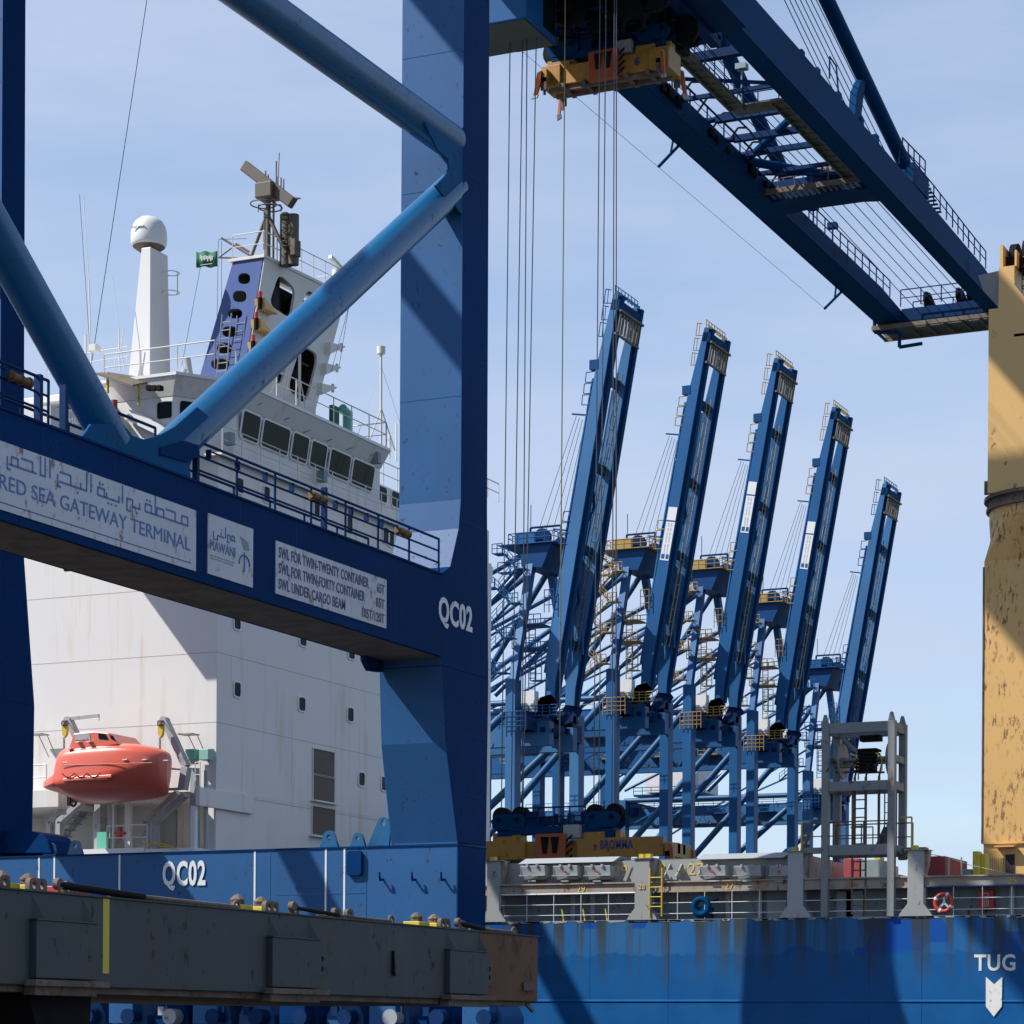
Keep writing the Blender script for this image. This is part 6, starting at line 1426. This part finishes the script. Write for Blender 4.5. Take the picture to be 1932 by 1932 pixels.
# stands
for c0,c1 in ((130,205),): pass
ya,yb=hp(100,1900).y,hp(218,1900).y
b=MB(); b.prism([(XHc-.4,ya,zbc-.06),(XHc-.4,yb,zbc-.06),(XHc-.4,yb-.15,0),(XHc-.4,ya+.9,0)],(-1.2,0,0)); b.prism([(XHc-5.6,ya,zbc-.06),(XHc-5.6,yb,zbc-.06),(XHc-5.6,yb-.15,0),(XHc-5.6,ya+.9,0)],(-1.2,0,0)); b.box(XHc-6,XHc-1,Ye-2.2,Ye-1,-.0,zbc-.06) if 0 else None
b.build('support_stand',M['black'],hc)
b=MB(); ys=hp(-10,1900).y; b.box(XHc-7,XHc-.5,12,ys-.4,zbc-.3,zbc-.06); b.build('support_beam',M['black'],hc)
# loose lashing gear on top
zt2=ztc+.022
def lug(y,n=1,x=XHc-.25):
    t=thing('lashing_eye','x','lashing eye',(x,y,zt2),'lashing eyes along the top edge of the hatch cover')
    w=.085*n+.03
    hl=[[(-.085+.17*i+.045*cos(a_*pi/6),.085+.05*sin(a_*pi/6)) for a_ in range(12)] for i in range(n)] if n>1 else [[(.045*cos(a_*pi/6),.09+.05*sin(a_*pi/6)) for a_ in range(12)]]
    plate(rrect(-w,w,-.03,.18,.075),hl,(x,y,zt2),(0,1,0),(0,0,1),.07,'eye_plate',M['rusty'],t)
    return t
def cone(y,x=XHc-.45):
    t=thing('twistlock_cone','x','twistlock',(x,y,zt2),'twistlock cones standing on the hatch cover')
    b=MB(); b.box(x-.16,x+.16,y-.2,y+.2,zt2,zt2+.11); b.build('base_block',M['bright'],t,bevel=.01)
    b=MB(); b.box(x-.07,x+.07,y-.09,y+.09,zt2+.11,zt2+.17); b.lathe((x,y,zt2+.17),[(.09,0),(.12,.012),(.12,.03),(.05,.09),(.0,.11)],8,sm=False); b.disc((x+.07,y-.05,zt2+.14),(1,0,0),.022,.03,8); b.disc((x+.07,y+.05,zt2+.14),(1,0,0),.022,.03,8); b.build('cone',M['rusty'],t)
    return t
LG=[(5,1,''),(68,2,''),(127,1,''),(510,2,''),(554,1,''),(634,1,''),(658,1,''),(838,2,''),(871,1,'')]
nm=['lashing eye at the far left edge of the picture, on the hatch cover','double lashing eye with yellow behind it, below the white stripes','lashing eye holding the left end of the black turnbuckle','double lashing eye beside the middle pair of cones','single open lashing eye right of the middle cones','low lashing eye halfway between the middle and right cones, left one of two','low lashing eye halfway between the middle and right cones, right one of two','double lashing eye beside the right-hand pair of cones','last lashing eye above the rusty end section']
for (px,n_,_),l_ in zip(LG,nm): t=lug(hp(px,1700,XHc-.25).y,n_); t['label']=l_
nc=['twistlock cone cut by the left edge of the picture','twistlock cone above the double eye on the left','taller twistlock cone of the middle pair','lower right twistlock cone of the middle pair','left twistlock cone near the crane leg','right twistlock cone near the crane leg']
for px,l_,x in ((2,nc[0],XHc-.6),(53,nc[1],XHc-.6),(448,nc[2],XHc-.6),(492,nc[3],XHc-.6),(786,nc[4],XHc-.6),(819,nc[5],XHc-.6)): t=cone(hp(px,1700,x).y,x); t['label']=l_
def rod(pa_,pb_,label,r=.035):
    ya,yb=hp(pa_,1700).y,hp(pb_,1700).y; t=thing('turnbuckle',label,'turnbuckle',(XHc-.3,(ya+yb)/2,zt2),'lashing turnbuckles lying on the hatch cover'); x=XHc-.22
    b=MB(); b.tube((x,ya,zt2+.12),(x,ya+(yb-ya)*.45,zt2+.06),r*1.5,8); b.build('turnbuckle_body',M['black'],t)
    b=MB(); b.tube((x,ya+(yb-ya)*.45,zt2+.06),(x,yb,zt2+.04),r,8); b.tube((x-.12,ya+(yb-ya)*.3,zt2+.03),(x-.12,yb,zt2+.05),r,8); b.disc((x,ya,zt2+.13),(1,0,0),.08,.08,12); b.torus((x,yb,zt2+.06),(1,0,0),.07,.025,12,6); b.build('rod',M['rusty'],t)
rod(135,470,'black turnbuckle and rods stretched along the left part of the hatch cover')
rod(575,760,'thin rusty lashing rod lying between the middle and right cones',.022)
rod(885,990,'rusty lashing rod at the right end over the brown section',.03)
ya,yb=hp(166,1680).y,hp(225,1680).y; t=thing('red_plate','flat red steel plate lying behind the black turnbuckle','plate',(XHc-.8,(ya+yb)/2,zt2)); b=MB(); b.box(XHc-1.1,XHc-.5,ya,yb,zt2,zt2+.1); b.box(XHc-1.1,XHc-.47,ya-.02,ya+.05,zt2,zt2+.13); b.build('plate',M['red'],t,bevel=.01)
